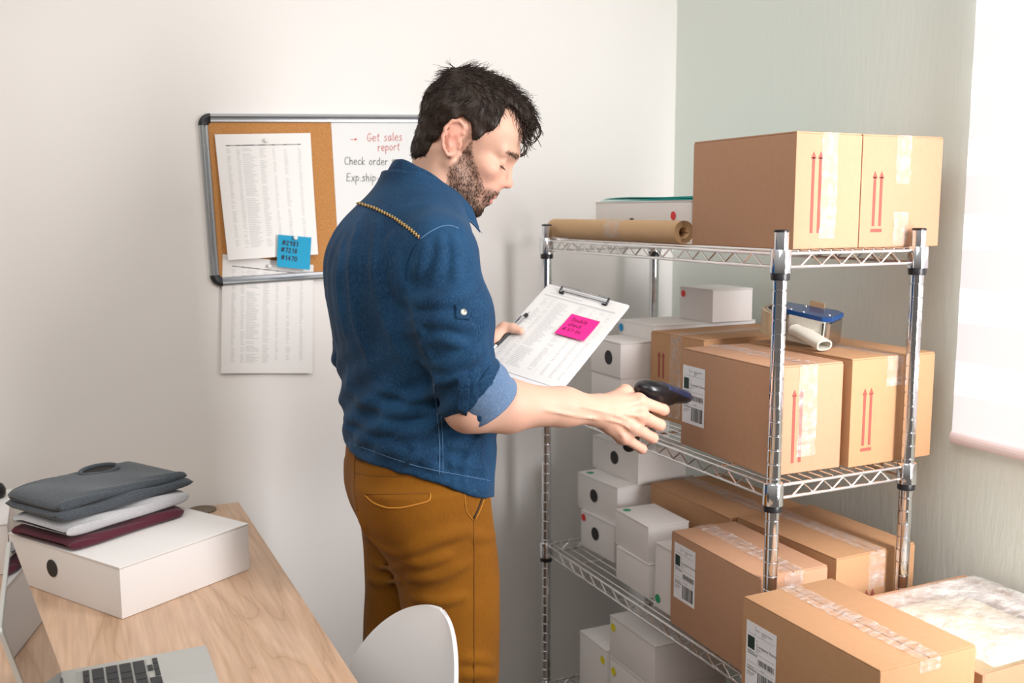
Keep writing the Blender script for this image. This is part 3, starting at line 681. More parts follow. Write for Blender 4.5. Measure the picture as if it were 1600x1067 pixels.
v, f = pillow((0.150, -0.345), (0.446, -0.060), zf+0.158, 0.028, 0.0022, 77)
tag(mesh_obj('plastic_bag', v, f, MT['clear_plastic'], None, True), 'clear crinkled plastic wrap lying over the yellow envelopes', 'plastic wrap')
def rebase(o, loc):
    o.location = loc
    for c in o.children: c.matrix_parent_inverse = Matrix.Translation(-Vector(loc))
for o in list(COL.objects):
    if o.name.startswith('tape_dispenser'): rebase(o, tuple(at(1218, 534, z=zM+0.2058)))

# ------------------------------------------------------------------ pin board on the white wall
yb_ = YW-0.0005
a = math.radians(1.9); BXv = np.array([math.cos(a), 0, math.sin(a)]); BYv = np.array([-math.sin(a), 0, math.cos(a)])
TL = at(309.5, 177, y=YW-0.012); bw, bh, fw_ = 0.600, 0.392, 0.0205
O = TL-BYv*bh; O[1] = yb_
FB = (O, BXv, BYv)
board = empty('combination_board', (0, 0, 0)); tag(board, 'half cork half white framed notice board on the white wall', 'notice board')
MB().rect(fw_*.5, fw_*.5, bw-fw_*.5, bh-fw_*.5, FB, 0.006, 0.0005).build('backing', MT['grey_plastic'], board)
MB().rect(fw_-0.002, fw_-0.002, bw*0.508, bh-fw_+0.002, FB, 0.0015, 0.0062).build('cork_panel', MT['cork'], board)
wp = MB().rect(bw*0.508, fw_-0.002, bw-fw_+0.002, bh-fw_+0.002, FB, 0.0022, 0.0062).build('white_panel', MT['whiteboard'], board)
def rod(p, q, name='frame_rail', m='alu'):
    """moulded frame rail: rounded outer bead and a flat inner lip"""
    d = np.array(q)-np.array(p); L = np.linalg.norm(d); d = d/L; nI = np.array([-d[1], d[0]])
    prof = [(0, 0.0005), (0, 0.008), (0.002, 0.0125), (0.006, 0.0145), (0.010, 0.0125), (0.0115, 0.009), (0.013, 0.0085), (0.0145, 0.0110), (0.018, 0.0112), (0.0205, 0.0085), (0.0205, 0.0005)]
    m_ = MB(); vs = []; Nn = np.cross(BXv, BYv)
    for s in (0, L):
        for (w, h) in prof:
            c = np.array(p)+d*s+nI*w; vs.append(O+BXv*c[0]+BYv*c[1]+Nn*h)
    k = len(prof); fs = [(i, i+1, k+i+1, k+i) for i in range(k-1)]+[tuple(range(k-1, -1, -1)), tuple(range(k, 2*k))]
    m_.add(vs, fs); return autosmooth(m_.build(name, MT[m], board), 50)
cr = 0.026
rod((cr, 0), (bw-cr, 0)); rod((bw, cr), (bw, bh-cr)); rod((bw-cr, bh), (cr, bh)); rod((0, bh-cr), (0, cr))
Nn_ = np.cross(BXv, BYv)
for cx, cy, a0 in ((cr, cr, math.pi), (bw-cr, cr, 1.5*math.pi), (bw-cr, bh-cr, 0), (cr, bh-cr, .5*math.pi)):
    m_ = MB(); vs = []; prof = [(cr+0.0008, 0.0005), (cr+0.0008, 0.009), (cr-0.002, 0.0135), (cr-0.006, 0.0155), (cr-0.010, 0.0138), (cr-0.016, 0.0125), (cr-0.0212, 0.0095), (cr-0.0212, 0.0005)]; ns = 10
    for i in range(ns+1):
        t = a0+math.pi/2*i/ns
        for (r, h) in prof: vs.append(O+BXv*(cx+r*math.cos(t))+BYv*(cy+r*math.sin(t))+Nn_*h)
    k = len(prof); fs = [(i*k+j, (i+1)*k+j, (i+1)*k+j+1, i*k+j+1) for i in range(ns) for j in range(k-1)]
    m_.add(vs, fs); autosmooth(m_.build('corner_cap', MT['black_plastic'], board), 50)
# marker writing on the white half (placed in the board's own plane)
def bxy(px, py):
    p = at_plane(px, py, O+Nn_*0.0086, Nn_)-O; return float(p@BXv), float(p@BYv)
FWm = (O, BXv, BYv); wo = 0.0086
def wr_line(name, m, items, w=0.0011, s=0.0080):
    mb = MB()
    for txt, (px, py), sc, rise in items:
        x, y = bxy(px, py); n0 = len(mb.v); write(mb, txt, 0, 0, s*sc, w, (O+BXv*x+BYv*y+Nn_*wo, BXv, BYv), slant=0.08, rise=rise)
    return mb.build(name, m, wp)
r1 = wr_line('red_writing', MT['ink_red'], [('Get sales', (573, 221), 1.52, 0.02), ('report', (590, 236), 1.45, 0.03)], 0.0012)
ar = MB(); x, y = bxy(548, 218); ar.stroke([(0, 0), (0.011, 0.0005)], 0.0012, (O+BXv*x+BYv*y+Nn_*wo, BXv, BYv)); ar.prism([(0.0105, 0.003), (0.0105, -0.0028), (0.0165, 0.0008)], (O+BXv*x+BYv*y+Nn_*wo, BXv, BYv), 0.0003)
ar.build('red_arrow', MT['ink_red'], wp)
wr_line('black_writing', MT['ink_green'], [('Check order #', (538, 257), 1.42, -0.03), ('Exp.ship-', (541, 283), 1.50, -0.03)], 0.0012)
rebase(board, tuple(O))

# ------------------------------------------------------------------ sheets, notes, pins on the board
def sheet(px_corners, yy, curl, name, label, seed):
    """letter sheet from its four corners (TL,TR,BR,BL), pinned at the top, with a slight curl"""
    P = [at(*c, y=yy) for c in px_corners]; o = empty(name, tuple(P[3])); tag(o, label, 'paper sheet')
    nx, ny = 12, 18; vs = []; 
    def S(u, v, off=0):    # u to the right, v downwards
        p = (P[0]*(1-u)+P[1]*u)*(1-v)+(P[3]*(1-u)+P[2]*u)*v
        b = curl(u, v); return np.array([p[0], YW-0.0006-b-off, p[2]])
    for s in (1, 0):
        for j in range(ny+1):
            for i in range(nx+1): vs.append(S(i/nx, j/ny, 0.0003*s))
    k = (nx+1)*(ny+1); fs = []
    for j in range(ny):
        for i in range(nx):
            q = j*(nx+1)+i; fs.append((q, q+nx+1, q+nx+2, q+1)); fs.append((k+q, k+q+1, k+q+nx+2, k+q+nx+1))
    pg = mesh_obj('page', vs, fs, MT['paper'], o, True); pg.matrix_parent_inverse = Matrix.Translation(-o.location)
    # printed table: rows of dashes
    r = random.Random(seed); dk = MB()
    cols = [(.10, .045), (.20, .05), (.26, .15), (.44, .075), (.58, .035), (.70, .045), (.85, .04)]
    def quad(mb, u0, u1, v0, v1):
        mb.add([S(u0, v0, .0006), S(u1, v0, .0006), S(u1, v1, .0006), S(u0, v1, .0006)], [(0, 3, 2, 1)])
    rows = 58; outs = []
    for cx, cw in cols:
        tx = MB()
        for rr in range(rows):
            v0 = 0.115+0.80*rr/rows
            if r.random() < 0.06 or (rr > rows*.96 and cx > .5): continue
            ww = cw*r.uniform(.55, 1.0); quad(tx, cx, cx+ww, v0, v0+0.0055)
        outs.append(tx.build('printed_column', MT['soft_ink'], pg))
    quad(dk, .10, .885, .088, .0925)
    for cx, cw in cols: quad(dk, cx, cx+cw*.9, .0865, .094)
    outs.append(dk.build('header_line', MT['black'], pg))
    for q in outs: q.matrix_parent_inverse = Matrix.Identity(4)
    return o, S
s2, S2 = sheet([(348, 397), (490, 414), (488, 583), (345, 583)], YW-0.010, lambda u, v: 0.0085-0.004*v+0.010*v*v*(0.4+0.6*abs(u-.45)), 'printed_sheet', 'lower printed table sheet hanging below the cork board', 3)
s1, S1 = sheet([(335, 210), (484.5, 208), (495, 397), (355, 406)], YW-0.011, lambda u, v: 0.0135+0.010*v*v, 'printed_sheet', 'upper printed table sheet pinned on the cork board', 5)
def pin(p, label):
    o = MB(); T = lambda q: np.array([p[0]+q[0], p[1]-q[2], p[2]+q[1]])
    o.lathe([(0.0045, 0.0), (0.0048, 0.002), (0.003, 0.0035), (0.0028, 0.007), (0.0045, 0.0085), (0.004, 0.0098), (0, 0.010)], (0, 0, 0), 14, T)
    return tag(autosmooth(o.build('push_pin', MT['whiteboard'])), label, 'push pin')
pin(S1(.515, .055, .0004), 'white push pin holding the upper printed sheet'); pin(S2(.50, .055, .0004), 'white push pin holding the lower printed sheet')
def sticky(P, n, name, m, ink, label, lines, w):
    """P corners TL,TR,BR,BL in space; slightly curled note with handwriting"""
    P = [np.asarray(p, float) for p in P]; n = np.asarray(n, float); o = empty(name, tuple(P[3])); tag(o, label, 'sticky note')
    vs = []; k = 8
    def S(u, v, off=0): 
        p = (P[0]*(1-u)+P[1]*u)*(1-v)+(P[3]*(1-u)+P[2]*u)*v; return p+n*(0.0006+0.0035*v**3+off)
    for s in (1, 0):
        for j in range(k+1):
            for i in range(k+1): vs.append(S(i/k, j/k, .00025*s))
    K = (k+1)**2; fs = []
    for j in range(k):
        for i in range(k):
            q = j*(k+1)+i; fs.append((q, q+k+1, q+k+2, q+1)); fs.append((K+q, K+q+1, K+q+k+2, K+q+k+1))
    pg = mesh_obj('note_leaf', vs, fs, m, o, True); pg.matrix_parent_inverse = Matrix.Translation(-o.location)
    mb = MB(); sz = np.linalg.norm(P[1]-P[0])
    X = (P[1]-P[0])/sz; Yv = (P[0]-P[3])/np.linalg.norm(P[0]-P[3])
    for txt, u, v, s, rise in lines:
        tmp = MB(); write(tmp, txt, 0, 0, s, w, ((0, 0, 0), (1, 0, 0), (0, 1, 0)), 0.1, rise)
        for q in tmp.v:
            uu = u+q[0]; vv = v-q[1]; z_ = q[2]; q[:] = S(uu, vv, .0005)
        mb.add(tmp.v, tmp.f)
    t = mb.build('handwriting', ink, pg); t.matrix_parent_inverse = Matrix.Identity(4)
    return o
bn = [at(*c, y=YW-0.0285) for c in ((434.5, 366.5), (486.5, 371), (483.5, 421.5), (432, 416.5))]
sticky(bn, (0, -1, 0), 'sticky_note', MT['blue_note'], MT['ink_dark'], 'blue sticky note with three handwritten order numbers', [('#2981', .13, .30, .105, -.04), ('#7218', .11, .52, .105, -.03), ('#1470', .12, .76, .105, -.04)], 0.028)
p = (bn[0]+bn[1])/2; pin((p[0], p[1]-0.0016, p[2]-0.004), 'white push pin holding the blue sticky note')

# ------------------------------------------------------------------ desk
DZ = 0.730
desk = empty('desk', (-1.3, 0.3, 0)); tag(desk, 'light ash wood desk against the white wall', 'desk')
T_ = lambda p: p
dt = MB().bbox((-1.05, -1.45, DZ-0.025), (0.540, 0.688, DZ), 0.0012).build('desktop', MT['wood'], desk); autosmooth(dt, 30)
for lx_ in (-0.98, 0.47):
    for ly_ in (-1.40, 0.64): MB().bbox((lx_-0.025, ly_-0.025, 0), (lx_+0.025, ly_+0.025, DZ-0.025), 0.002).build('leg', MT['chair'], desk)
g = at(315, 797.5, z=DZ); gm = MB().lathe([(0.033, 0.0), (0.033, 0.0025), (0.029, 0.0032), (0.026, 0.0022), (0, 0.0022)], (g[0]+1.3, g[1]-0.3, DZ), 28)
autosmooth(gm.build('cable_grommet', mat('grommet_bronze', (0.16, 0.12, 0.08), 0.4, 0.4), desk))
# big white box with the folded tops
db = white_box(-1.056, 0.379, DZ+0.0006, 0.281, 0.334, 0.091, D2R(31.6), 'large white box on the desk under the folded clothes', hole=('left', 0.334*.41, 0.050, 0.0160))
# jumpers: folded, each a rounded slab with layered front folds
def garment(cx, cy, z0, L, W, H, rz, m, label, seed, layers=2, drape=0.0, neck=False):
    """folded knit: rounded, uneven slab; long side along local x, front fold edges along -y"""
    o = empty('folded_sweater', (cx, cy, z0), rz); tag(o, label, 'sweater')
    r = np.random.default_rng(seed)
    nx, na = 44, 26
    hz = 0.0
    for k in range(layers):
        h = H/layers*1.06; vs = []; fs = []; ph = r.uniform(0, 6, 6); ins0 = 0.010*k*r.uniform(.2, 1); ins1 = 0.012*k*r.uniform(0, 1)
        yf = -W/2+(0.010*k if k else 0)+0.002*r.normal(); ybk = W/2-0.008*r.random()
        for i in range(nx+1):
            u = 0.5-0.5*math.cos(math.pi*i/nx); x = -L/2+ins0+(L-ins0-ins1)*u
            e = max(0.0, 1-abs(2*u-1)**16)**.5
            hh = max(0.0012, h*e)*(1+0.08*math.sin(5*u+ph[0])+0.05*math.sin(12*u+ph[1]))
            zc = hz+h*.5+drape*(u-.5)+0.0022*math.sin(6*u+ph[2])*(k > 0)-(0.004*(abs(2*u-1)**4) if k else 0)
            if k == 0: zc = max(zc, hh*.52)
            rad = (1-abs(2*u-1)**10*.05)
            for j in range(na):
                t = 2*math.pi*j/na; cs, sn = math.cos(t), math.sin(t)
                yy = (yf+ybk)/2+(ybk-yf)/2*rad*np.sign(cs)*abs(cs)**0.16*(1+0.014*math.sin(9*u+ph[3]))
                zz = zc+hh/2*np.sign(sn)*abs(sn)**0.60+0.0018*math.sin(14*u+8*cs+ph[4])*(sn > 0)
                vs.append((x+0.003*math.sin(3*cs+ph[5]), yy, zz))
        for i in range(nx):
            for j in range(na): fs.append((i*na+j, i*na+(j+1) % na, (i+1)*na+(j+1) % na, (i+1)*na+j))
        fs += [tuple(range(na)), tuple(nx*na+j for j in range(na-1, -1, -1))]
        q = mesh_obj('folded_layer', vs, fs, m, o, True); hz += h*0.90
    if neck:
        nk = MB(); n = 30; pts = [(0.035+0.040*math.cos(2*math.pi*i/n), 0.052+0.020*math.sin(2*math.pi*i/n), hz+0.0035+0.0035*math.sin(2*math.pi*i/n)) for i in range(n)]
        nk.tube(pts, 0.0042, 8, closed=True); nk.build('collar_band', m, o, True)
        MB().add([(q[0], q[1], q[2]-0.001) for q in pts], [tuple(range(n))]).build('neck_shade', MT['black'], o)  # flat black disc painted in for the shade inside the neck
    return o
bz = DZ+0.0912
garment(-1.072, 0.632, bz, 0.245, 0.185, 0.018, D2R(33), MT['sweater_red'], 'folded maroon sweater at the bottom of the clothes stack', 1, 1)
garment(-1.064, 0.642, bz+0.0212, 0.268, 0.175, 0.022, D2R(33), MT['sweater_grey'], 'folded pale grey sweater in the middle of the clothes stack', 5, 1)
garment(-1.068, 0.668, bz+0.0472, 0.285, 0.190, 0.036, D2R(33), MT['sweater_dark'], 'folded charcoal sweater on top of the clothes stack', 9, 2, drape=0.0, neck=True)
# second white box at the left edge and a dark desk lamp
wb = white_box(-1.550, 0.700, DZ+0.0006, 0.318, 0.260, 0.098, 0, 'white box with blue dot behind the laptop at the left edge', dot=('right', 0.020, 0.058, 0.0105), dot_m='blue_dot')
lp = empty('desk_lamp', (-1.36, 0.90, DZ+0.0982)); tag(lp, 'black rounded lamp head just inside the left edge above a white box', 'desk lamp')
q = at(-9, 768, y=0.90)
qx, qz = q[0]+1.36, q[2]-(DZ+0.0982)
hd = MB().lathe([(0, -0.016), (0.014, -0.016), (0.021, -0.008), (0.022, 0.004), (0.017, 0.014), (0.008, 0.020), (0, 0.021)], (qx, 0, qz), 24); autosmooth(hd.build('lamp_head', MT['black_plastic'], lp))
MB().tube([(0, 0, 0.004), (0.0, 0, 0.10), (0.02, 0, 0.13), (qx*.6, 0, qz+0.05), (qx, 0, qz+0.018)], 0.0045, 10).build('arm', MT['black_plastic'], lp, True)
autosmooth(MB().lathe([(0.045, 0), (0.045, 0.008), (0.03, 0.012), (0, 0.012)], (0, 0, 0), 28).build('lamp_foot', MT['black_plastic'], lp))

# ------------------------------------------------------------------ laptop
lt = empty('laptop', (-1.05, 0.04, DZ+0.0005)); tag(lt, 'open silver laptop with black keys and glossy screen on the desk', 'laptop')
hz_ = 0.0125; x0, x1, y0, y1 = -0.104, 0.104, -0.180, 0.150       # hinge at x0, user at x1
bs = MB().bbox((x0, y0, 0.0012), (x1, y1, hz_), 0.0016).build('base', MT['laptop'], lt); autosmooth(bs, 30)
kb = MB().rect(x0+0.022, y0+0.020, x0+0.119, y1-0.014, ((0, 0, hz_), (1, 0, 0), (0, 1, 0)), 0.0003, 0.0001).build('keyboard_well', mat('keyboard_well', (0.40, 0.41, 0.39), 0.5, 0.3), lt)
kh = hz_+0.0005
def key(ax, ay, bx, by):
    k_ = MB().bbox((ax, ay, kh), (bx, by, kh+0.0016), 0.0006).build('key', MT['key'], kb); return k_
kx = x0+0.025; rowp = 0.0187; kw = 0.0158; 
ky0 = y0+0.024; ky1 = y1-0.0175
for r_ in range(5):
    xa = kx+rowp*r_; hh = kw if r_ else 0.0085; xa2 = xa if r_ else xa+0.0065
    n = 13; pit = (ky1-ky0)/14.0
    yy = ky1
    # counted from the user's right (the far end): wide key first, then letter keys
    widths = [1, 1.8, 1.3, 1.6, 2.2][r_]
    first = True
    while yy > ky0+0.008:
        wk = pit*(widths if first and r_ else 1); first = False
        key(xa2, max(yy-wk+0.0028, ky0), xa2+hh, yy); yy -= wk
xa = kx+rowp*5
yy = ky1; pit = (ky1-ky0)/14.0
key(xa+0.0085, yy-pit+0.0028, xa+kw, yy); key(xa, yy-2*pit+0.0028, xa+0.0073, yy-pit); key(xa+0.0085, yy-2*pit+0.0028, xa+kw, yy-pit); key(xa+0.0085, yy-3*pit+0.0028, xa+kw, yy-2*pit)
yy -= 3.1*pit
for wk in (1.2, 1.2, 5.2, 1.2, 1.1, 1.1): key(xa, max(yy-wk*pit+0.0028, ky0), xa+kw, yy); yy -= wk*pit
MB().rect(x1-0.072, -0.055, x1-0.004, 0.052, ((0, 0, hz_), (1, 0, 0), (0, 1, 0)), 0.00025, 0.0001).build('trackpad', mat('trackpad', (0.57, 0.58, 0.56), 0.3, 0.3), lt)
tl = math.radians(14.2); ht = 0.2135
Xs = np.array([0, -1.0, 0]); Ys = np.array([-math.sin(tl), 0, math.cos(tl)])   # as seen by the user: right is +y... frame faces +x
Fs = (np.array([x0+0.003, y0, hz_+0.001]), np.array([0, 1.0, 0]), Ys)
lid = MB(); rr = 0.008
def rrect(a, b, c, d, r, n=5):
    out = []
    for cx, cy, t0 in ((c-r, b+r, -math.pi/2), (c-r, d-r, 0), (a+r, d-r, math.pi/2), (a+r, b+r, math.pi)):
        for i in range(n+1): t = t0+math.pi/2*i/n; out.append((cx+r*math.cos(t), cy+r*math.sin(t)))
    return out
lid.prism(rrect(0, 0, y1-y0, ht, rr), Fs, 0.0052, -0.0056)
lo_ = lid.build('lid', MT['laptop'], lt); autosmooth(lo_, 30)
MB().prism(rrect(0.0012, 0.0012, y1-y0-0.0012, ht-0.0012, rr-0.001), Fs, 0.0004, -0.0002).build('display', MT['glass'], lo_)
MB().tube([(x0+0.001, y0+0.03, hz_), (x0+0.001, y1-0.03, hz_)], 0.0045, 10).build('hinge', MT['black_plastic'], lt)

# ------------------------------------------------------------------ moulded shell chair, backrest toward the viewer's right
ch = empty('shell_chair', (-0.888, 0.010, 0), math.radians(6)); tag(ch, 'white moulded plastic shell chair pushed under the desk', 'chair')
nu, nv = 36, 72
def shell(u, v):
    """v 0..1 from the seat's front lip to the top of the backrest; u -1..1 across"""
    # centre profile: seat toward -x (front), back rises at +x
    if v < 0.42:
        t = v/0.42; x = -0.225+0.36*t; z = 0.452-0.028*math.sin(math.pi*t)**1.0+0.012*(1-t)**3*-1
        w = 0.215+0.018*math.sin(math.pi*t)
    elif v < 0.60:
        t = (v-0.42)/0.18; a = t*math.radians(78); R = 0.085; x = 0.135+R*math.sin(a); z = 0.452+R*(1-math.cos(a)); w = 0.222-0.010*t
    else:
        t = (v-0.60)/0.40; R = 0.085; a = math.radians(78); xb = 0.135+R*math.sin(a); zb_ = 0.452+R*(1-math.cos(a)); l = 0.284*t
        x = xb+l*math.cos(a)-0.012*math.sin(math.pi*t); z = zb_+l*math.sin(a)
        w = 0.204*(1-0.20*t) 
    return x, z, w
top = 1.0
vs = []; fs = []
for j in range(nv+1):
    v = 1-(1-j/nv)**1.6; x, z, w = shell(0, v)
    # rounded outline at the top
    if v > 0.72:
        t = (v-0.72)/0.28; w *= max(0.0004, (1-t**2.3))**0.5
    if v < 0.10: w *= max(0.55, (1-(1-v/0.10)**2.5*0.45))
    for i in range(nu+1):
        u = -1+2*i/nu; c = abs(u)**2.2
        if v < 0.42: dx, dz = 0.0, 0.050*c*(0.3+0.7*min(1, v/0.42))
        elif v < 0.60:
            t = (v-.42)/.18; dx, dz = -0.048*c*t, 0.050*c*(1-t)
        else: dx, dz = -0.048*c*(w/0.21)**1.5, 0.0
        vs.append((x+dx, u*w, z+dz))
for j in range(nv):
    for i in range(nu): a = j*(nu+1)+i; fs.append((a, a+1, a+nu+2, a+nu+1))
sh = mesh_obj('seat_shell', vs, fs, MT['chair'], ch, True)
md = sh.modifiers.new('thick', 'SOLIDIFY'); md.thickness = 0.006; md.offset = 0
md = sh.modifiers.new('round', 'BEVEL'); md.width = 0.0022; md.segments = 2; md.limit_method = 'ANGLE'; md.angle_limit = math.radians(50)
for sx_, sy_ in ((-1, -1), (-1, 1), (1, -1), (1, 1)):
    MB().tube([(0.0+0.11*sx_, 0.10*sy_, 0.425), (0.0+0.20*sx_, 0.20*sy_, 0.0)], [0.013, 0.009], 12).build('leg', MT['beech'], ch, True)
MB().tube([(-0.13, -0.12, 0.40), (0.13, 0.12, 0.40)], 0.006, 8).add([], []).tube([(-0.13, 0.12, 0.40), (0.13, -0.12, 0.40)], 0.006, 8).build('cross_brace', MT['black_plastic'], ch)

# ------------------------------------------------------------------ clipboard held in the left hand
KS = 0.87
CBc = CAM+KS*(np.array([-0.087, 0.668, 1.128])-CAM)
CX = np.array([0.502, -0.846, -0.182]); CY = np.array([0.770, 0.341, 0.540]); CX /= np.linalg.norm(CX); CY -= CX*(CX@CY); CY /= np.linalg.norm(CY); CN = np.cross(CX, CY)
cw, chh = 0.229*KS, 0.312*KS
cb = empty('clipboard', (0, 0, 0)); tag(cb, 'white clipboard with black tipped metal clip held in the left hand', 'clipboard')
FC = (CBc-CX*cw/2-CY*chh/2, CX, CY)
q = MB().prism(rrect(0, -0.004, cw, chh, 0.006), FC, 0.0022, -0.0024).build('board', MT['chair'], cb)
cl = MB(); yc_ = chh-0.0065; xa_, xb_ = cw*.205, cw*.775
cl.tube([FC[0]+CX*x_+CY*(yc_+yo)+CN*zo for x_, yo, zo in ((xa_, -.012, .003), (xa_, .001, .009), (xb_, .001, .009), (xb_, -.012, .003))], 0.0012, 8)
cl.rect(xa_+.002, yc_-0.010, xb_-.002, yc_+0.002, FC, 0.0007, 0.0012)
clp = cl.build('clip', MT['chrome'], cb)
ct = MB()
for x_ in (xa_, xb_): ct.tube([FC[0]+CX*x_+CY*(yc_+yo)+CN*zo for yo, zo in ((.001, .009), (-.004, .007), (-.013, .0030))], [0.0022, 0.0026, 0.0024], 8); 
for x_, s in ((xa_, 1), (xb_, -1)): ct.tube([FC[0]+CX*(x_+s*d_)+CY*(yc_-.013)+CN*.0028 for d_ in (0, .010)], 0.0022, 8)
ct.tube([FC[0]+CX*x_+CY*(yc_+.0016)+CN*.0092 for x_ in (xa_, xb_)], 0.0011, 8)
ct.build('clip_tip', MT['black_plastic'], clp)
# sheet on it
ps = empty('printed_sheet', tuple(FC[0])); tag(ps, 'printed table sheet clipped on the white clipboard', 'paper sheet')
def CP(u, v, off=0.0): return FC[0]+CX*(cw*u)+CY*(chh*v)+CN*(0.0009+off)
pg = MB(); pg.prism([(cw*.012, chh*.022), (cw*.975, chh*.022), (cw*.985, chh*.985), (cw*.015, chh*.985)], FC, 0.0006, 0.0002)
pgo = pg.build('page', MT['paper'], ps); pgo.matrix_parent_inverse = Matrix.Translation(-ps.location)
tx = MB(); r = random.Random(8)
def cq(u0, u1, v0, v1, mb=tx): mb.add([CP(u0, v0, .0003), CP(u1, v0, .0003), CP(u1, v1, .0003), CP(u0, v1, .0003)], [(0, 1, 2, 3)])
cq(.06, .92, .865, .880); cq(.10, .5, .905, .912)
for i in range(46):
    v0 = .835-.0165*i
    for a_, b_ in ((.10, .06), (.19, .05), (.27, .18), (.52, .08), (.68, .04), (.78, .05), (.88, .04)):
        if r.random() < .12: continue
        cq(a_, a_+b_*r.uniform(.5, 1), v0, v0+.005)
for u_ in (.165, .245, .62): cq(u_, u_+.002, .06, .86)
t_ = tx.build('table_print', MT['soft_ink'], pgo); t_.matrix_parent_inverse = Matrix.Identity(4)
def cpx(px, py, off=0.0012): return at_plane(px, py, CP(.5, .5), CN)+CN*off
sticky([cpx(*c, 0.0008) for c in ((893.5, 491), (938, 503.5), (912, 535.5), (866.5, 523))], CN, 'sticky_note', MT['pink_note'], MT['ink_plum'], 'pink sticky note with handwriting on the clipboard sheet', [('Double', .14, .30, .105, .03), ('check', .16, .52, .105, .0), ('#.57-86', .10, .76, .105, .0)], 0.024)
rebase(cb, tuple(FC[0]))
# pen lying on the sheet under the thumb
pn = empty('pen', tuple(cpx(800, 517))); tag(pn, 'black and silver ballpoint pen under the left thumb', 'pen')
pa, pb = cpx(769.5, 549, .0058), cpx(828, 490.5, .0058)
def pp(t): return pa+(pb-pa)*t
for nm, a_, b_, r_, m_ in (('silver_tip', 0.0, .10, (0.0016, 0.0040), 'chrome'), ('barrel', .10, .60, (0.0045, 0.0047), 'black_plastic'), ('silver_sleeve', .60, .84, (0.0048, 0.0048), 'chrome'), ('cap_end', .84, .93, (0.0048, 0.0042), 'black_plastic'), ('plunger', .93, 1.0, (0.0016, 0.0014), 'chrome')):
    q = MB().tube([pp(a_), pp(b_)], list(r_), 14).build(nm, MT[m_], pn); autosmooth(q); q.matrix_parent_inverse = Matrix.Translation(-pn.location)
dd = (pb-pa)/np.linalg.norm(pb-pa); sd = np.cross(CN, dd)
q = MB().tube([pp(.63)+CN*.004+sd*.003, pp(.82)+CN*.006+sd*.003], 0.0011, 6).build('pocket_clip', MT['black_plastic'], pn); q.matrix_parent_inverse = Matrix.Translation(-pn.location)
# ------------------------------------------------------------------ implicit surfaces for the figure
class RC:      # tapered capsule
    def __init__(s, a, b, ra, rb=None):
        s.a = np.asarray(a, float); s.b = np.asarray(b, float); s.ra = ra; s.rb = ra if rb is None else rb
        s.c = (s.a+s.b)/2; s.R = np.linalg.norm(s.b-s.a)/2+max(s.ra, s.rb)
    def d(s, P):
        ba = s.b-s.a; l = ba@ba+1e-12; t = np.clip((P-s.a)@ba/l, 0, 1)
        q = P-s.a-t[:, None]*ba; return np.sqrt((q*q).sum(1))-(s.ra+t*(s.rb-s.ra))
class EL:      # ellipsoid, axes as columns of R
    def __init__(s, c, r, R=None):
        s.c = np.asarray(c, float); s.r = np.asarray(r, float); s.R = float(s.r.max()); s.M = None if R is None else np.asarray(R, float)
    def d(s, P):
        q = P-s.c
        if s.M is not None: q = q@s.M
        k0 = np.sqrt(((q/s.r)**2).sum(1)); k1 = np.sqrt(((q/(s.r**2))**2).sum(1))+1e-9
        return k0*(k0-1)/k1
class LOFT:    # stack of horizontal superellipses (z, cx, cy, a, b)
    def __init__(s, rows, n=2.3):
        r = np.array(sorted(rows)); s.z = r[:, 0]; s.r = r; s.n = n
        s.c = np.array([r[:, 1].mean(), r[:, 2].mean(), (s.z[0]+s.z[-1])/2]); s.R = (s.z[-1]-s.z[0])/2+r[:, 3:].max()+0.05
        # smooth interpolation tables
        zz = np.linspace(s.z[0], s.z[-1], 200); s.zz = zz; s.tab = []
        for k in range(1, 5):
            v = np.interp(zz, s.z, r[:, k]); 
            for _ in range(3): 
                w = np.pad(v, 9, mode='edge'); v = np.convolve(w, np.hanning(21)[1:-1]/np.hanning(21)[1:-1].sum(), 'valid')
            s.tab.append(v)
    def d(s, P):
        z = np.clip(P[:, 2], s.z[0], s.z[-1]); cx, cy, a, b = [np.interp(z, s.zz, t) for t in s.tab]
        x = np.abs(P[:, 0]-cx); y = np.abs(P[:, 1]-cy)
        k0 = ((x/a)**s.n+(y/b)**s.n)**(1/s.n)+1e-9; rad = np.sqrt(x*x+y*y)
        dd = rad*(1-1/k0); dd = np.where(k0 < 0.15, -np.minimum(a, b)*0.85, dd)
        return np.maximum(dd, np.maximum(P[:, 2]-s.z[-1], s.z[0]-P[:, 2]))
class U:       # smooth union
    def __init__(s, ch, k=0.0): s.ch = ch; s.k = k
    def d(s, P): 
        return ev(s, P, None, None)
class SUB:
    def __init__(s, a, b, k=0.004): s.a = a; s.b = b; s.k = k
class CUT:     # keep where fn(P) < 0
    def __init__(s, a, fn, k=0.0): s.a = a; s.fn = fn; s.k = k
class OFF:     # displaced or inflated
    def __init__(s, a, fn): s.a = a; s.fn = fn
def smin(a, b, k):
    if k <= 0: return np.minimum(a, b)
    h = np.clip(0.5+0.5*(b-a)/k, 0, 1); return b*(1-h)+a*h-k*h*(1-h)
def smax(a, b, k): return -smin(-a, -b, k)
def ev(n, P, c, R):
    """distance at P (all within R of c); None when clearly far away"""
    if isinstance(n, (RC, EL, LOFT)):
        if c is not None and np.linalg.norm(n.c-c) > n.R+R+0.05: return None
        return n.d(P)
    if isinstance(n, U):
        out = None
        for ch in n.ch:
            d = ev(ch, P, c, R)
            if d is None: continue
            out = d if out is None else smin(out, d, n.k)
        return out
    if isinstance(n, SUB):
        d = ev(n.a, P, c, R)
        if d is None: return None
        e = ev(n.b, P, c, R); return d if e is None else smax(d, -e, n.k)
    if isinstance(n, CUT):
        d = ev(n.a, P, c, R); return None if d is None else smax(d, n.fn(P), n.k)
    if isinstance(n, OFF):
        d = ev(n.a, P, c, R); return None if d is None else d+n.fn(P)
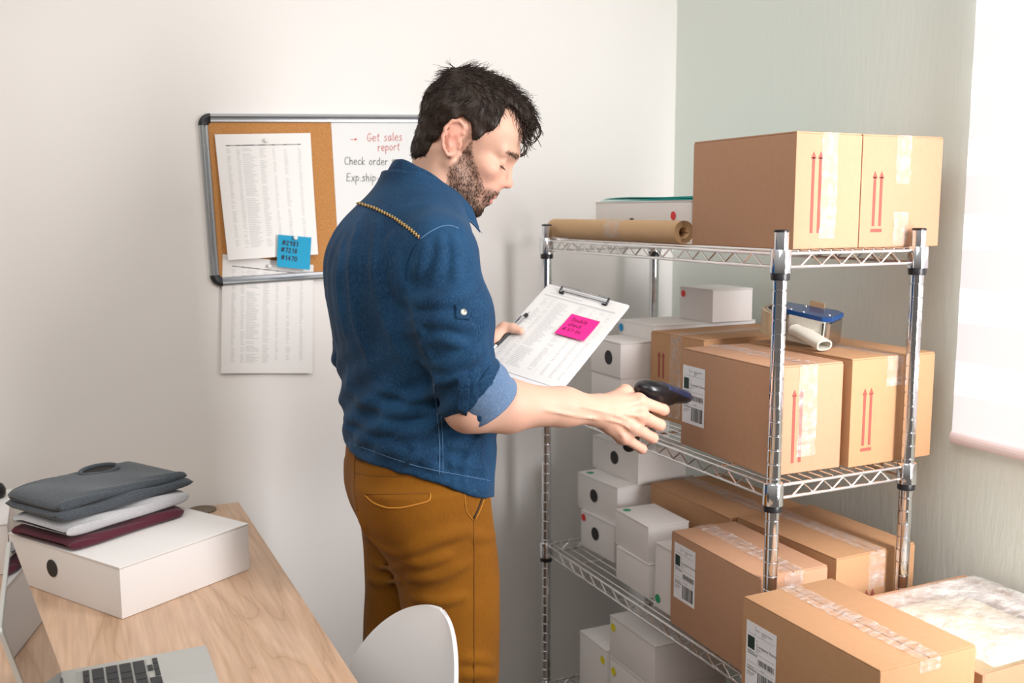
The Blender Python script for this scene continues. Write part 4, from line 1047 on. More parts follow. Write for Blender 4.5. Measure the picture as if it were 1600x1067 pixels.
def sdf_arrays(node, lo, hi, h, B=12):
    lo = np.asarray(lo, float); hi = np.asarray(hi, float); nb = np.ceil((hi-lo)/(h*B)).astype(int); N = nb*B+1
    D = np.full(tuple(N), 1.0, np.float32)
    half = h*B/2; rad = half*math.sqrt(3)
    g = np.arange(B+1)*h; gx, gy, gz = np.meshgrid(g, g, g, indexing='ij'); base = np.stack([gx.ravel(), gy.ravel(), gz.ravel()], 1)
    for i in range(nb[0]):
        for j in range(nb[1]):
            for k in range(nb[2]):
                o = lo+np.array([i, j, k])*h*B; c = o+half
                dc = ev(node, c[None], c, rad)
                if dc is None: continue
                v = float(dc[0]); sl = (slice(i*B, i*B+B+1), slice(j*B, j*B+B+1), slice(k*B, k*B+B+1))
                if v > rad*1.6+0.02: continue
                if v < -rad*1.6-0.02: D[sl] = np.minimum(D[sl], -0.05); continue
                d = ev(node, base+o, c, rad)
                if d is None: continue
                D[sl] = d.reshape(B+1, B+1, B+1)
    return D, lo, h
def surface_nets(D, lo, h):
    I = D < 0; n = np.array(D.shape)
    cnt = np.zeros(n-1, np.uint8)
    for a in (0, 1):
        for b in (0, 1):
            for c in (0, 1): cnt += I[a:n[0]-1+a, b:n[1]-1+b, c:n[2]-1+c]
    act = np.argwhere((cnt > 0) & (cnt < 8)); idx = np.full(tuple(n-1), -1, np.int32); idx[tuple(act.T)] = np.arange(len(act))
    corners = np.array([(a, b, c) for a in (0, 1) for b in (0, 1) for c in (0, 1)])
    vals = np.stack([D[tuple((act+q).T)] for q in corners], 1)
    acc = np.zeros((len(act), 3)); w = np.zeros(len(act))
    for p in range(8):
        for q in range(p+1, 8):
            if np.abs(corners[p]-corners[q]).sum() != 1: continue
            a, b = vals[:, p], vals[:, q]; m = (a < 0) != (b < 0)
            t = np.where(m, a/np.where(m, a-b, 1), 0); pos = corners[p]+t[:, None]*(corners[q]-corners[p])
            acc += np.where(m[:, None], pos, 0); w += m
    V = lo+(act+acc/w[:, None])*h
    F = []
    for ax in range(3):
        u, v = (ax+1) % 3, (ax+2) % 3
        s0 = [slice(None)]*3; s1 = [slice(None)]*3; s0[ax] = slice(0, n[ax]-1); s1[ax] = slice(1, n[ax])
        A = I[tuple(s0)]; Bq = I[tuple(s1)]; e = np.argwhere(A != Bq)
        ok = (e[:, u] > 0) & (e[:, v] > 0) & (e[:, u] < n[u]-1) & (e[:, v] < n[v]-1); e = e[ok]
        fl = A[tuple(e.T)]
        def cell(du, dv):
            q = e.copy(); q[:, u] -= du; q[:, v] -= dv; return idx[tuple(q.T)]
        quad = np.stack([cell(1, 1), cell(0, 1), cell(0, 0), cell(1, 0)], 1)
        quad[~fl] = quad[~fl][:, ::-1]; F.append(quad)
    return V, np.concatenate(F)
def fast_mesh(name, V, F, m, parent=None, col=None):
    me = bpy.data.meshes.new(name); me.vertices.add(len(V)); me.vertices.foreach_set('co', V.astype(np.float32).ravel())
    me.loops.add(4*len(F)); me.polygons.add(len(F)); me.loops.foreach_set('vertex_index', F.astype(np.int32).ravel())
    me.polygons.foreach_set('loop_start', np.arange(0, 4*len(F), 4, dtype=np.int32)); me.polygons.foreach_set('loop_total', np.full(len(F), 4, np.int32))
    me.polygons.foreach_set('use_smooth', np.ones(len(F), bool)); me.update(calc_edges=True); me.materials.append(m)
    if col is not None:
        a = me.color_attributes.new('Col', 'FLOAT_COLOR', 'POINT'); a.data.foreach_set('color', np.concatenate([col, np.ones((len(col), 1))], 1).astype(np.float32).ravel())
    o = bpy.data.objects.new(name, me); COL.objects.link(o)
    if parent is not None: o.parent = parent
    return o
def relax(V, F, it=1, lam=0.5):
    """light smoothing of a mesh"""
    e = np.concatenate([F[:, [0, 1]], F[:, [1, 2]], F[:, [2, 3]], F[:, [3, 0]]])
    for _ in range(it):
        acc = np.zeros_like(V); c = np.zeros(len(V)); np.add.at(acc, e[:, 0], V[e[:, 1]]); np.add.at(c, e[:, 0], 1)
        V = V+lam*(acc/np.maximum(c, 1)[:, None]-V)
    return V
def normals(node, P, h=0.0015):
    g = np.stack([node_d(node, P+np.eye(3)[i]*h)-node_d(node, P-np.eye(3)[i]*h) for i in range(3)], 1)
    return g/(np.linalg.norm(g, axis=1)[:, None]+1e-12)
def node_d(node, P): return ev(node, np.atleast_2d(P), None, None)
def hit(node, px, py, t0=1.2, t1=2.6):
    """first point of the surface met by the line of sight through a pixel of the photograph"""
    d = ray(px, py); d = d/np.linalg.norm(d); t = t0
    for _ in range(160):
        p = CAM+d*t; v = float(node_d(node, p)[0])
        if v < 0.0004: return p
        t += max(v*0.6, 0.0005)
        if t > t1: return None
    return None
def trace(node, pts, step=5.0, lift=0.0006):
    """polyline of pixels laid on the surface"""
    out = []; pts = [np.array(p, float) for p in pts]
    for a, b in zip(pts[:-1], pts[1:]):
        n = max(1, int(np.linalg.norm(b-a)/step))
        for i in range(n):
            q = a+(b-a)*i/n; h_ = hit(node, *q)
            if h_ is not None: out.append(h_)
    h_ = hit(node, *pts[-1]); 
    if h_ is not None: out.append(h_)
    if len(out) < 2: return out
    out = np.array(out); 
    for _ in range(2): out[1:-1] = (out[:-2]+2*out[1:-1]+out[2:])/4
    return list(out+normals(node, out)*lift)
def noise3(P, s, seed=0):
    """smooth pseudo-random field from a few tilted waves"""
    r = np.random.default_rng(seed); v = 0
    for i in range(7):
        k = r.normal(size=3); k = k/np.linalg.norm(k)*s*r.uniform(.6, 1.5); v = v+np.sin(P@k+r.uniform(0, 6.28))
    return v/7

# ---- pose -----------------------------------------------------------------
def rotm(yaw, pitch, roll=0):
    cy, sy, cp, sp, cr, sr = math.cos(yaw), math.sin(yaw), math.cos(pitch), math.sin(pitch), math.cos(roll), math.sin(roll)
    Rz = np.array([[cy, -sy, 0], [sy, cy, 0], [0, 0, 1]]); Ry = np.array([[cp, 0, sp], [0, 1, 0], [-sp, 0, cp]]); Rx = np.array([[1, 0, 0], [0, cr, -sr], [0, sr, cr]])
    return Rz@Ry@Rx
HR = rotm(math.radians(-22), math.radians(25.4), math.radians(1))
HO = np.array([-0.4500, 0.3600, 1.5345])
HS = 0.944
def H(x, y, z): return HO+HR@(np.array([x, y, z])*HS)
def hE(c, r, yaw=0, pitch=0, roll=0): return EL(H(*c), np.array(r)*HS, HR@rotm(yaw, pitch, roll))
def hC(a, b, ra, rb=None): return RC(H(*a), H(*b), ra*HS, None if rb is None else rb*HS)
skull = U([hE((.010, 0, .045), (.087, .076, .085)), hE((.052, 0, .050), (.0605, .066, .060))], 0.02)
face = U([skull, hE((.060, 0, -.028), (.049, .055, .070)), hE((.036, 0, -.055), (.056, .053, .046)),
    hC((.008, .059, -.040), (.074, .025, -.099), .0165, .0165), hC((.008, -.059, -.040), (.074, -.025, -.099), .0165, .0165), hE((.0835, 0, -.1010), (.0170, .025, .0160)),
    hE((.074, .046, -.020), (.021, .018, .016)), hE((.074, -.046, -.020), (.021, .018, .016)),
    hC((.1060, .010, .023), (.088, .046, .021), .0105, .008), hC((.1060, -.010, .023), (.088, -.046, .021), .0105, .008), hE((.103, 0, .027), (.0135, .018, .012)),
    hE((.093, 0, -.058), (.0205, .031, .027))], 0.017)
sock = U([hE((.115, .031, .003), (.014, .017, .0115)), hE((.115, -.031, .003), (.014, .017, .0115))])
face = SUB(face, sock, 0.013)
eyes = U([hE((.0895, .031, .0015), (.0135, .0145, .0120)), hE((.0895, -.031, .0015), (.0135, .0145, .0120))])
face = U([face, eyes], 0.003)
nose = U([hC((.1065, 0, .013), (.1215, 0, -.027), .0072, .0092), hE((.1235, 0, -.0295), (.0095, .0088, .0082)), hE((.1105, .0125, -.0335), (.0115, .0068, .0085)), hE((.1105, -.0125, -.0335), (.0115, .0068, .0085)), hE((.102, 0, -.037), (.014, .010, .008))], 0.007)
nost = U([hE((.1150, .0075, -.0405), (.0070, .0038, .0052), 0.3), hE((.1150, -.0075, -.0405), (.0070, .0038, .0052), -0.3)])
face = SUB(U([face, nose], 0.010), nost, 0.002)
lips = U([hE((.1045, 0, -.0615), (.0090, .021, .0056)), hE((.1010, 0, -.0755), (.0095, .018, .0070))], 0.0015)
face = U([face, lips], 0.004)
face = SUB(face, hE((.114, 0, -.0682), (.0135, .026, .0011)), 0.002)
def ear(s):
    e = [hE((-.006, s*.0765, .003), (.0175, .0065, .031), s*-0.25, -0.18), hE((.004, s*.0755, -.022), (.0085, .0058, .0115), s*-0.2)]
    rim = []
    pts = [(.010, .016), (.006, .029), (-.006, .0345), (-.018, .028), (-.024, .012), (-.022, -.006), (-.013, -.022), (-.001, -.031), (.006, -.028)]
    for (a, b), (c, d) in zip(pts[:-1], pts[1:]): rim.append(hC((a-.002, s*(.0790+.006*(a < 0)-.1*min(0, a)), b), (c-.002, s*(.0790+.006*(c < 0)-.1*min(0, c)), d), .0038, .0036))
    inner = [hC((.001, s*.0800, .017), (-.012, s*.0845, .004), .0028), hC((-.012, s*.0845, .004), (-.007, s*.083, -.014), .0028), hC((.011, s*.079, -.002), (.011, s*.079, -.010), .0040)]
    body = U([U(e, .004), U(rim, .002), U(inner, .003)], 0.0035)
    return SUB(body, U([hE((.000, s*.0865, -.004), (.0085, .0085, .0105)), hE((-.003, s*.0885, .0205), (.0100, .0060, .0065))]), 0.004)
earR, earL = ear(-1), ear(1)
NK0 = np.array([-0.500, 0.362, 1.385]); NK1 = H(-.010, 0, -.040)
neck = U([RC(NK0, NK1, 0.060, 0.053), RC(NK0+np.array([.018, 0, -.005]), H(.02, 0, -.070), 0.043, 0.038), RC(H(-.018, -.046, -.03), np.array([-.472, .335, 1.385]), .014, .016), RC(H(-.018, .046, -.03), np.array([-.472, .385, 1.385]), .014, .016)], 0.025)
# right arm and hand on the scanner
ELB = np.array([-0.512, 0.152, 1.094]); WR = at(934, 641, y=0.155)
def pxy(px, py, y): return at(px, py, y=y)
mcp = [pxy(1000, 627, .155), pxy(1001, 649, .146), pxy(991, 668, .150), pxy(975, 683, .160)]
pip = [pxy(1036, 640, .158), pxy(1031, 664, .155), pxy(1020, 684, .162), pxy(1003, 701, .172)]
dip = [pxy(1038, 641, .185), pxy(1029, 664, .180), pxy(1018, 682, .184), pxy(1001, 699, .190)]
tip = [pxy(1024, 640, .206), pxy(1013, 660, .199), pxy(1004, 678, .200), pxy(990, 693, .202)]
rf = [0.0105, 0.0108, 0.0102, 0.0092]
armR = U([RC([-.552, .200, 1.330], ELB, .044, .043), RC(ELB, ELB+(WR-ELB)*.28, .041, .0415), RC(ELB+(WR-ELB)*.28, ELB+(WR-ELB)*.72+np.array([0, 0, .003]), .0415, .0315), RC(ELB+(WR-ELB)*.72+np.array([0, 0, .003]), WR, .0315, .0255), RC(ELB+np.array([-.012, -.006, -.012]), ELB+(WR-ELB)*.25+np.array([0, -.004, -.010]), .030, .030)], 0.02)
palm = U([RC(WR, WR+(mcp[i]-WR)*0.55+np.array([0, .006, 0]), .0225, .0165) for i in range(4)]+[RC(WR+(mcp[i]-WR)*0.45+np.array([0, .006, 0]), mcp[i]+np.array([0, .006, 0]), .0165, .0135) for i in range(4)]+[RC(mcp[i]+np.array([0, .006, 0]), mcp[i+1]+np.array([0, .006, 0]), .0125) for i in range(3)], 0.010)
thb = [pxy(955, 628, .172), pxy(977, 612, .190), pxy(1000, 621, .222), pxy(1022, 634, .236)]
thumb = U([RC(WR+np.array([.015, .012, .006]), thb[0], .019, .0165), RC(thb[0], thb[1], .0165, .0130), RC(thb[1], thb[2], .0130, .0112), RC(thb[2], thb[3], .0112, .0095)], 0.007)
hand = U([palm, thumb], 0.012)
fing = []
for i in range(4):
    f = U([RC(mcp[i], pip[i], rf[i]*1.12, rf[i]), RC(pip[i], dip[i], rf[i], rf[i]*.92), RC(dip[i], tip[i], rf[i]*.92, rf[i]*.80), EL(mcp[i]+np.array([0, -.003, 0]), (.0115, .0105, .0115))], 0.004)
    fing.append(f)
tend = [RC(WR+(mcp[i]-WR)*.35+np.array([0, -.0135, .002]), mcp[i]+np.array([-.004, -.0085, .001]), .0028, .0036) for i in range(4)]
hand = U([hand]+tend, 0.006)
handR = hand
handR_nodes = [U([hand, f], 0.005) for f in fing]
handRU = U([armR, U(handR_nodes, 0.0)], 0.012)
# left arm and hand under and over the clipboard
def cbp(px, py, off): return at_plane(px, py, CBc, CN)+CN*off
LTH = [cbp(772, 534, .010), cbp(789, 521, .0165), cbp(803, 521, .0150), cbp(815, 523.5, .0108)]
LWR = cbp(752, 541, 0.004)+np.array([-.020, .020, -.006]); LEL = np.array([-0.572, 0.562, 1.130])
armL = U([RC([-.562, .525, 1.330], LEL, .044, .043), RC(LEL, LEL+(LWR-LEL)*.35, .041, .039), RC(LEL+(LWR-LEL)*.35, LWR, .039, .0265)], 0.02)
lthumb = U([RC(LWR, LTH[0], .020, .0165), RC(LTH[0], LTH[1], .0145, .0108), RC(LTH[1], LTH[2], .0108, .0094), RC(LTH[2], LTH[3], .0094, .0076)], 0.006)
lf0 = [cbp(778+3*i, 536+9*i, -.020) for i in range(4)]
lpalm = U([RC(LWR, lf0[i], .019, .0125) for i in range(4)], 0.010)
lfing = []
for i in range(4):
    k1 = cbp(812+1*i, 532+10*i, -.019); k2 = cbp(838-2*i, 540+10*i, -.0135); k3 = cbp(853-5*i, 545+10*i, -.0118)
    lfing.append(U([RC(lf0[i], k1, .0100, .0095), RC(k1, k2, .0092, .0085), RC(k2, k3, .0083, .0072)], .004))
handL = U([armL, lthumb, lpalm], 0.012); handL = U([U([handL, f], 0.006) for f in lfing], 0.0)
core = U([RC([-.52, .36, 1.38], [-.545, .36, 1.25], .075, .10), RC([-.545, .36, 1.25], [-.54, .36, 1.02], .092, .090), RC([-.55, .26, 1.345], [-.555, .46, 1.345], .055, .055), RC([-.552, .205, 1.330], [-.540, .30, 1.34], .045, .055), RC([-.562, .52, 1.330], [-.545, .42, 1.34], .045, .055), RC([-.552, .31, .95], [-.550, .41, .95], .070, .070)], 0.04)
body = U([core, neck, face, handRU, handL], 0.012)
body = U([body, earR, earL], 0.004)
veins = [trace(handRU, p, 6, 0.0002) for p in ([(905, 634), (940, 642), (968, 650), (990, 662)], [(948, 655), (975, 662), (985, 672)], [(850, 640), (900, 650), (935, 655)])]
body = U([body]+[RC(a, b, .0014) for v in veins if len(v) > 1 for a, b in zip(v[:-1], v[1:])], 0.004)

def local_head(P): return (P-HO)@HR/HS
def in_beard(L):
    x, y, z = L[:, 0], np.abs(L[:, 1]), L[:, 2]
    # front edge runs from the sideburn down the cheek to the moustache; back edge along the jaw
    up = np.interp(x, [.0, .016, .026, .034, .050, .068, .084, .096, .112], [-.05, -.030, .018, .002, -.018, -.036, -.052, -.048, -.0460])
    lo = np.interp(x, [.0, .015, .035, .06, .085, .12], [-.045, -.078, -.106, -.117, -.121, -.122])
    m = np.clip((up-z)/.010, 0, 1)*np.clip((z-lo)/.010, 0, 1)*np.clip((x-.006)/.012, 0, 1)
    lipz = np.exp(-((z+.0688)/.0128)**4)*np.clip((x-.094)/.006, 0, 1)*np.clip((.0225-y)/.004, 0, 1)
    cheek = 0.80+0.20*np.clip((-.058-z)/.02, 0, 1)
    bare = np.exp(-((z+.084)/.008)**2)*np.clip((.030-y)/.006, 0, 1)*np.clip((x-.08)/.01, 0, 1)
    soul = np.exp(-((z+.074)/.010)**2)*np.exp(-((x-.086)/.008)**2)
    return m*(1-lipz)*(1-bare*.35)*(1-soul*.7)*cheek
def skin_col(P):
    base = np.array([0.66, 0.395, 0.290]); C = np.repeat(base[None], len(P), 0)
    n = noise3(P, 60, 3)[:, None]; C = C*(1+0.05*n)+np.array([0.02, -0.008, -0.008])*noise3(P, 130, 5)[:, None]
    L = local_head(P); hd = (np.linalg.norm(L-np.array([.03, 0, 0]), axis=1) < .17)
    def blend(mask, col, a):
        nonlocal C
        w = (np.clip(mask, 0, 1)*a)[:, None]; C = C*(1-w)+np.array(col)*w
    blend(hd*np.exp(-((L[:, 0]+.008)/.028)**2-((L[:, 2]-.0)/.038)**2)*(np.abs(L[:, 1]) > .074), (0.66, 0.22, 0.17), .5)
    blend(hd*np.exp(-((L[:, 0]-.120)/.02)**2-((L[:, 2]+.031)/.016)**2), (0.66, 0.24, 0.17), .42)
    blend(hd*np.exp(-((L[:, 0]-.085)/.025)**2-((L[:, 2]+.024)/.02)**2)*(np.abs(L[:, 1]) > .03), (0.68, 0.31, 0.23), .3)
    lip = hd*np.exp(-((L[:, 2]+.0688)/.0112)**4)*np.clip((L[:, 0]-.0965)/.003, 0, 1)*np.clip((.0215-np.abs(L[:, 1]))/.004, 0, 1)
    blend(lip, (0.60, 0.20, 0.165), .8)
    blend(hd*in_beard(L)*(0.86+.3*noise3(P, 420, 77)), (0.060, 0.031, 0.019), .90)
    br = hd*np.exp(-((L[:, 2]-(.0225+.08*(L[:, 0]-.10)))/.0042)**2)*np.clip((np.abs(L[:, 1])-.008)/.006, 0, 1)*np.clip((.052-np.abs(L[:, 1]))/.006, 0, 1)*(L[:, 0] > .07)
    blend(br, (0.10, 0.055, 0.035), .72)
    la = hd*np.exp(-((L[:, 2]+.0050)/.0014)**2)*np.clip((.044-np.abs(L[:, 1]))/.003, 0, 1)*np.clip((np.abs(L[:, 1])-.020)/.003, 0, 1)*(L[:, 0] > .080)
    blend(la, (0.10, 0.05, 0.035), .7)
    for k in mcp+pip: blend(np.exp(-(np.linalg.norm(P-k, axis=1)/.014)**2), (0.68, 0.29, 0.22), .4)
    return np.clip(C, 0, 1)
D, lo_, h_ = sdf_arrays(body, (-.72, -.02+.08, .84), (-.06, .66, 1.70), 0.0030)
V, F = surface_nets(D, lo_, h_); V = relax(V, F, 1, 0.35)
person = fast_mesh('person', V, F, MT['skin'], None, skin_col(V))
tag(person, 'bearded person in denim shirt and mustard trousers scanning a carton label', 'person')
body_faces = (V, F)

# ---- shirt ------------------------------------------------------------------
yc = 0.360
torso = LOFT([(.80, -.535, yc, .128, .180), (.93, -.535, yc, .128, .176), (1.00, -.530, yc, .131, .172), (1.08, -.535, yc, .128, .168), (1.17, -.547, yc, .128, .175), (1.25, -.556, yc, .131, .184), (1.32, -.562, yc, .128, .182), (1.38, -.556, yc, .110, .160), (1.42, -.545, yc, .085, .118), (1.452, -.535, yc, .062, .082), (1.48, -.525, yc, .050, .065)], 2.25)
SHR = np.array([-.552, .197, 1.338]); SHL = np.array([-.562, .527, 1.338])
yoke = U([RC([-.522, .335, 1.425], SHR+np.array([0, .012, .008]), .055, .060), RC([-.522, .385, 1.425], SHL+np.array([0, -.012, .008]), .055, .060), EL((-.606, .30, 1.30), (.060, .085, .095)), EL((-.604, .42, 1.30), (.060, .085, .095))], 0.04)
CUF0 = pxy(733, 612, .150); CUF1 = pxy(757, 626, .150)
slvR = U([RC(SHR, SHR+(CUF0-SHR)*.45+np.array([-.004, -.006, 0]), .066, .063), RC(SHR+(CUF0-SHR)*.45+np.array([-.004, -.006, 0]), CUF0, .063, .0545)], .03)
LCU = LEL+(LWR-LEL)*.30
slvL = U([RC(SHL, LEL, .066, .056), RC(LEL, LCU, .056, .052)], .03)
shirt0 = U([U([torso, yoke], .035), slvL], .02)
shirt0 = U([shirt0, slvR], .022)
def hem(P): return (1.000-0.40*(P[:, 0]+.67)-0.012*np.cos((P[:, 1]-yc)*9)) - P[:, 2]
def fold_field(P):
    x, y, z = P[:, 0], P[:, 1], P[:, 2]
    low = np.clip((1.24-z)/.12, 0, 1)*np.clip((y-.10)/.05, 0, 1)
    f = 0.0030*noise3(P*np.array([1, 1, 1.0]), 26, 21)+0.0020*noise3(P, 60, 22)*(.35+.65*low)
    # gathers falling from the back yoke
    bk = np.clip((-.60-x)/.04, 0, 1)*np.clip((1.39-z)/.05, 0, 1)*np.clip((z-1.10)/.1, 0, 1)
    f = f+bk*0.0021*np.sin(y*150+3*np.sin(z*9))*(.6+.8*noise3(P, 14, 8))
    # slanting drag lines across the small of the back
    dr = np.clip((1.20-z)/.08, 0, 1)*np.clip((z-.98)/.03, 0, 1)
    f = f+dr*0.0034*np.sin((z*1.0+(y-.3)*0.55-(x+.55)*.42)*105+2.2*noise3(P, 16, 9))*np.clip(.5+noise3(P, 13, 4)*1.6, 0, 1)
    rg = np.clip(1-np.abs(noise3(P*np.array([1, 1, 1.5]), 34, 51))*3.2, 0, 1)**1.5; rg2 = np.clip(1-np.abs(noise3(P, 62, 52))*3.2, 0, 1)**1.5
    arm = np.clip((.235-y)/.04, 0, 1)*np.clip((1.30-z)/.08, 0, 1); lowb = np.clip((1.16-z)/.10, 0, 1)
    f = f-(0.0012+0.0030*arm+0.0020*lowb)*rg-(0.0006+.0014*arm)*rg2
    return f
def px_fold(node, pts, r, lift=-0.45):
    v = trace(node, pts, 7, r*lift); return [RC(a, b, r*min(1, .45+.9*min(i, len(v)-2-i)/max(1, len(v)/4)), r*min(1, .45+.9*min(i+1, len(v)-2-i)/max(1, len(v)/4))) for i, (a, b) in enumerate(zip(v[:-1], v[1:]))] if len(v) > 2 else []
folds = []
for pts, r in (
    ([(632, 462), (652, 472), (690, 470), (722, 458), (748, 440)], .0085), ([(640, 500), (668, 497), (700, 500), (735, 512)], .0065), ([(655, 540), (690, 528), (728, 540)], .0065),
    ([(665, 568), (700, 570), (740, 556), (757, 545)], .0075), ([(678, 600), (705, 598), (730, 586)], .006), ([(628, 425), (640, 455), (660, 520), (678, 580)], .006),
    ([(620, 395), (632, 440), (628, 470)], .007), ([(690, 372), (688, 410), (676, 440)], .0055), ([(708, 372), (714, 410), (712, 445)], .0055), ([(668, 380), (660, 410), (650, 432)], .006),
    ([(560, 345), (550, 420), (556, 500), (575, 560)], .006), ([(590, 350), (588, 420), (604, 500), (632, 570)], .0055), ([(535, 380), (530, 450), (540, 520)], .005), ([(615, 365), (612, 400), (622, 460)], .006),
    ([(545, 610), (580, 632), (640, 645), (690, 640)], .007), ([(542, 650), (590, 668), (650, 672), (680, 664)], .0075), ([(545, 672), (590, 692), (640, 712), (685, 705)], .007), ([(600, 610), (650, 622), (690, 612)], .006),
    ([(700, 690), (730, 700), (765, 690)], .0055), ([(696, 722), (730, 722), (760, 735)], .005), ([(640, 690), (665, 720), (690, 735)], .005), ([(750, 650), (752, 690), (735, 735)], .005)):
    folds += px_fold(shirt0, pts, r*1.55, -.30)
shirt1 = U([shirt0]+[U(folds, .004)], .009)
shirt_n = OFF(CUT(shirt1, hem, 0.004), fold_field)
# opening at the neck
shirt_n = SUB(shirt_n, RC([-.545, .362, 1.40], [-.455, .362, 1.56], .056, .062), 0.010)
shirt_n = CUT(shirt_n, lambda P: (P[:, 2]-(1.485-0.74*(P[:, 0]+.57))+.9*np.maximum(0, np.abs(P[:, 1]-.362)-.062)*-1), 0.008)
D, lo_, h_ = sdf_arrays(shirt_n, (-.75, .06, .84), (-.35, .68, 1.50), 0.0036)
V, F = surface_nets(D, lo_, h_); V = relax(V, F, 1, 0.3)
shirt = fast_mesh('shirt', V, F, MT['denim'], person)
# rolled cuffs: the pale reverse of the cloth turned back over the elbow
def cuff(node_pts, name, m, r0, r1, th, flare=0.0):
    a, b = node_pts; ax = (b-a)/np.linalg.norm(b-a)
    out = RC(a, b, r0, r1); s = U([out], 0)
    def ends(P): t = (P-a)@ax; L = np.linalg.norm(b-a); return np.maximum(-t, t-L)
    n = OFF(CUT(s, ends, .006), lambda P: 0.0022*noise3(P, 75, 31)+0.0012*np.sin((P-a)@ax*210))
    lo = np.minimum(a, b)-.09; hi = np.maximum(a, b)+.09
    D, l, h = sdf_arrays(n, lo, hi, .003); Vc, Fc = surface_nets(D, l, h); return fast_mesh(name, Vc, Fc, m, shirt)
c0 = pxy(742, 606, .150); c1 = pxy(768, 638, .152)
ca = (c1-c0)/np.linalg.norm(c1-c0)
cuff((c0-ca*.030, c0-ca*.002), 'sleeve_turn_up', MT['denim'], .0560, .0575, .003)
q = cuff((c0-ca*.014, c0+ca*.040), 'rolled_cuff', MT['denim_pale'], .0600, .0575, .003); q['label'] = 'pale reverse side of the rolled sleeve'
cuff((LCU-(LCU-LEL)*.25, LCU+(LCU-LEL)*.25), 'rolled_cuff', MT['denim_pale'], .055, .056, .003)
# collar: folded band standing round the neck
def collar():
    vs = []; fs = []; n = 64
    a0, a1 = math.radians(50), math.radians(310)
    cx, cy = -0.4915, 0.362
    prof = [(0.000, -0.034, .004), (0.000, 0.000, .000), (0.004, 0.004, 0), (0.010, 0.001, .002), (0.0175, -0.018, .004), (0.0255, -0.036, .006)]
    for i in range(n+1):
        t = a0+(a1-a0)*i/n; ca, sa = math.cos(t), math.sin(t); fr = max(0, ca)   # angle from the front (+x)
        rx, ry = .0640, .0645
        for (o, dz, _) in prof:
            ext = 1+0.35*fr**2*(o > .012)
            x = cx+(rx+o*ext)*ca; y = cy+(ry+o*ext)*sa; zt = 1.4955-0.70*(x+.556)*(1 if o < .01 else .97)
            vs.append((x+.02*0, y, zt+dz*(1+0.30*fr*(o > .012))+0.0012*math.sin(9*t+o*200)))
    k = len(prof)
    for i in range(n):
        for j in range(k-1): a = i*k+j; fs.append((a, a+1, a+k+1, a+k))
    o = mesh_obj('collar', vs, fs, MT['denim'], shirt, True)
    md = o.modifiers.new('t', 'SOLIDIFY'); md.thickness = .0022; md.offset = 0
    md = o.modifiers.new('s', 'SUBSURF'); md.levels = 1; md.render_levels = 1
    st = MB(); row = [np.array(vs[i*k+5])*.86+np.array(vs[i*k+4])*.14 for i in range(n+1)]
    out = [p+np.array([(p[0]-cx), (p[1]-cy), .02])*.022 for p in row]
    st.tube(out, .0006, 5); st.build('collar_stitch', MT['stitch_blue'], o, True)
    return o
collar()
# yoke braid and seams
sn = shirt_n
def seam(name, pts, r, m, parent, node, lift=.0004, step=5):
    t = trace(node, pts, step, lift)
    if len(t) > 1: return MB().tube(t, r, 6).build(name, m, parent, True)
br = trace(sn, [(560, 318), (585, 326), (615, 341), (640, 358), (656, 372)], 2.2, .0010)
if len(br) > 3:
    nb_ = normals(sn, np.array(br)); z1 = []; 
    for i, (p, n) in enumerate(zip(br, nb_)):
        t = br[min(i+1, len(br)-1)]-br[max(i-1, 0)]; t = t/np.linalg.norm(t); s = np.cross(n, t); z1.append(p+s*(.0022 if i % 2 else -.0022)+n*.0016)
    b1 = MB().tube(br, .0021, 8).build('yoke_piping', MT['stitch_brown'], shirt, True)
    MB().tube(z1, .0013, 6).build('gold_braid', MT['stitch_gold'], b1, True)['label'] = 'gold zigzag braid'
seam('armhole_seam', [(656, 374), (672, 362), (690, 353), (705, 352), (716, 357)], .0011, MT['stitch_blue'], shirt, sn)
seam('armhole_seam', [(656, 374), (642, 392), (634, 415), (634, 438)], .0011, MT['denim'], shirt, sn)
seam('side_seam', [(678, 600), (684, 650), (687, 700), (686, 742)], .0010, MT['stitch_blue'], shirt, sn, 0.0001)
seam('side_seam', [(690, 650), (692, 700), (692, 742)], .0007, MT['stitch_blue'], shirt, sn, 0.0)
seam('hem_stitch', [(546, 692), (575, 702), (610, 715), (650, 728), (690, 737), (730, 744), (766, 751)], .0007, MT['stitch_blue'], shirt, sn, .0002)
# sleeve tab with button
def patch(name, corners, m, parent, node, lift=.0022, n=8, th=.0016):
    vs = []; C = [np.array(c, float) for c in corners]
    for s in (1, 0):
        for j in range(n+1):
            for i in range(n+1):
                u, v = i/n, j/n; q = (C[0]*(1-u)+C[1]*u)*(1-v)+(C[3]*(1-u)+C[2]*u)*v; p = hit(node, *q)
                if p is None: return None
                vs.append(p)
    P = np.array(vs); Nn = normals(node, P); k = (n+1)**2; P[:k] += Nn[:k]*lift; P[k:] += Nn[k:]*(lift-th)
    fs = []
    for j in range(n):
        for i in range(n):
            a = j*(n+1)+i; fs.append((a, a+n+1, a+n+2, a+1)); fs.append((k+a, k+a+1, k+a+n+2, k+a+n+1))
    for i in range(n):
        for a, b in ((i, i+1), (n*(n+1)+i+1, n*(n+1)+i), ((i+1)*(n+1), i*(n+1)), (i*(n+1)+n, (i+1)*(n+1)+n)): fs.append((a, b, k+b, k+a))
    return mesh_obj(name, P, fs, m, parent, True)
tb_ = patch('sleeve_tab', [(711, 476), (733, 479), (733, 500), (712, 498)], MT['denim'], shirt, sn)
bp_ = hit(sn, 723.5, 488)
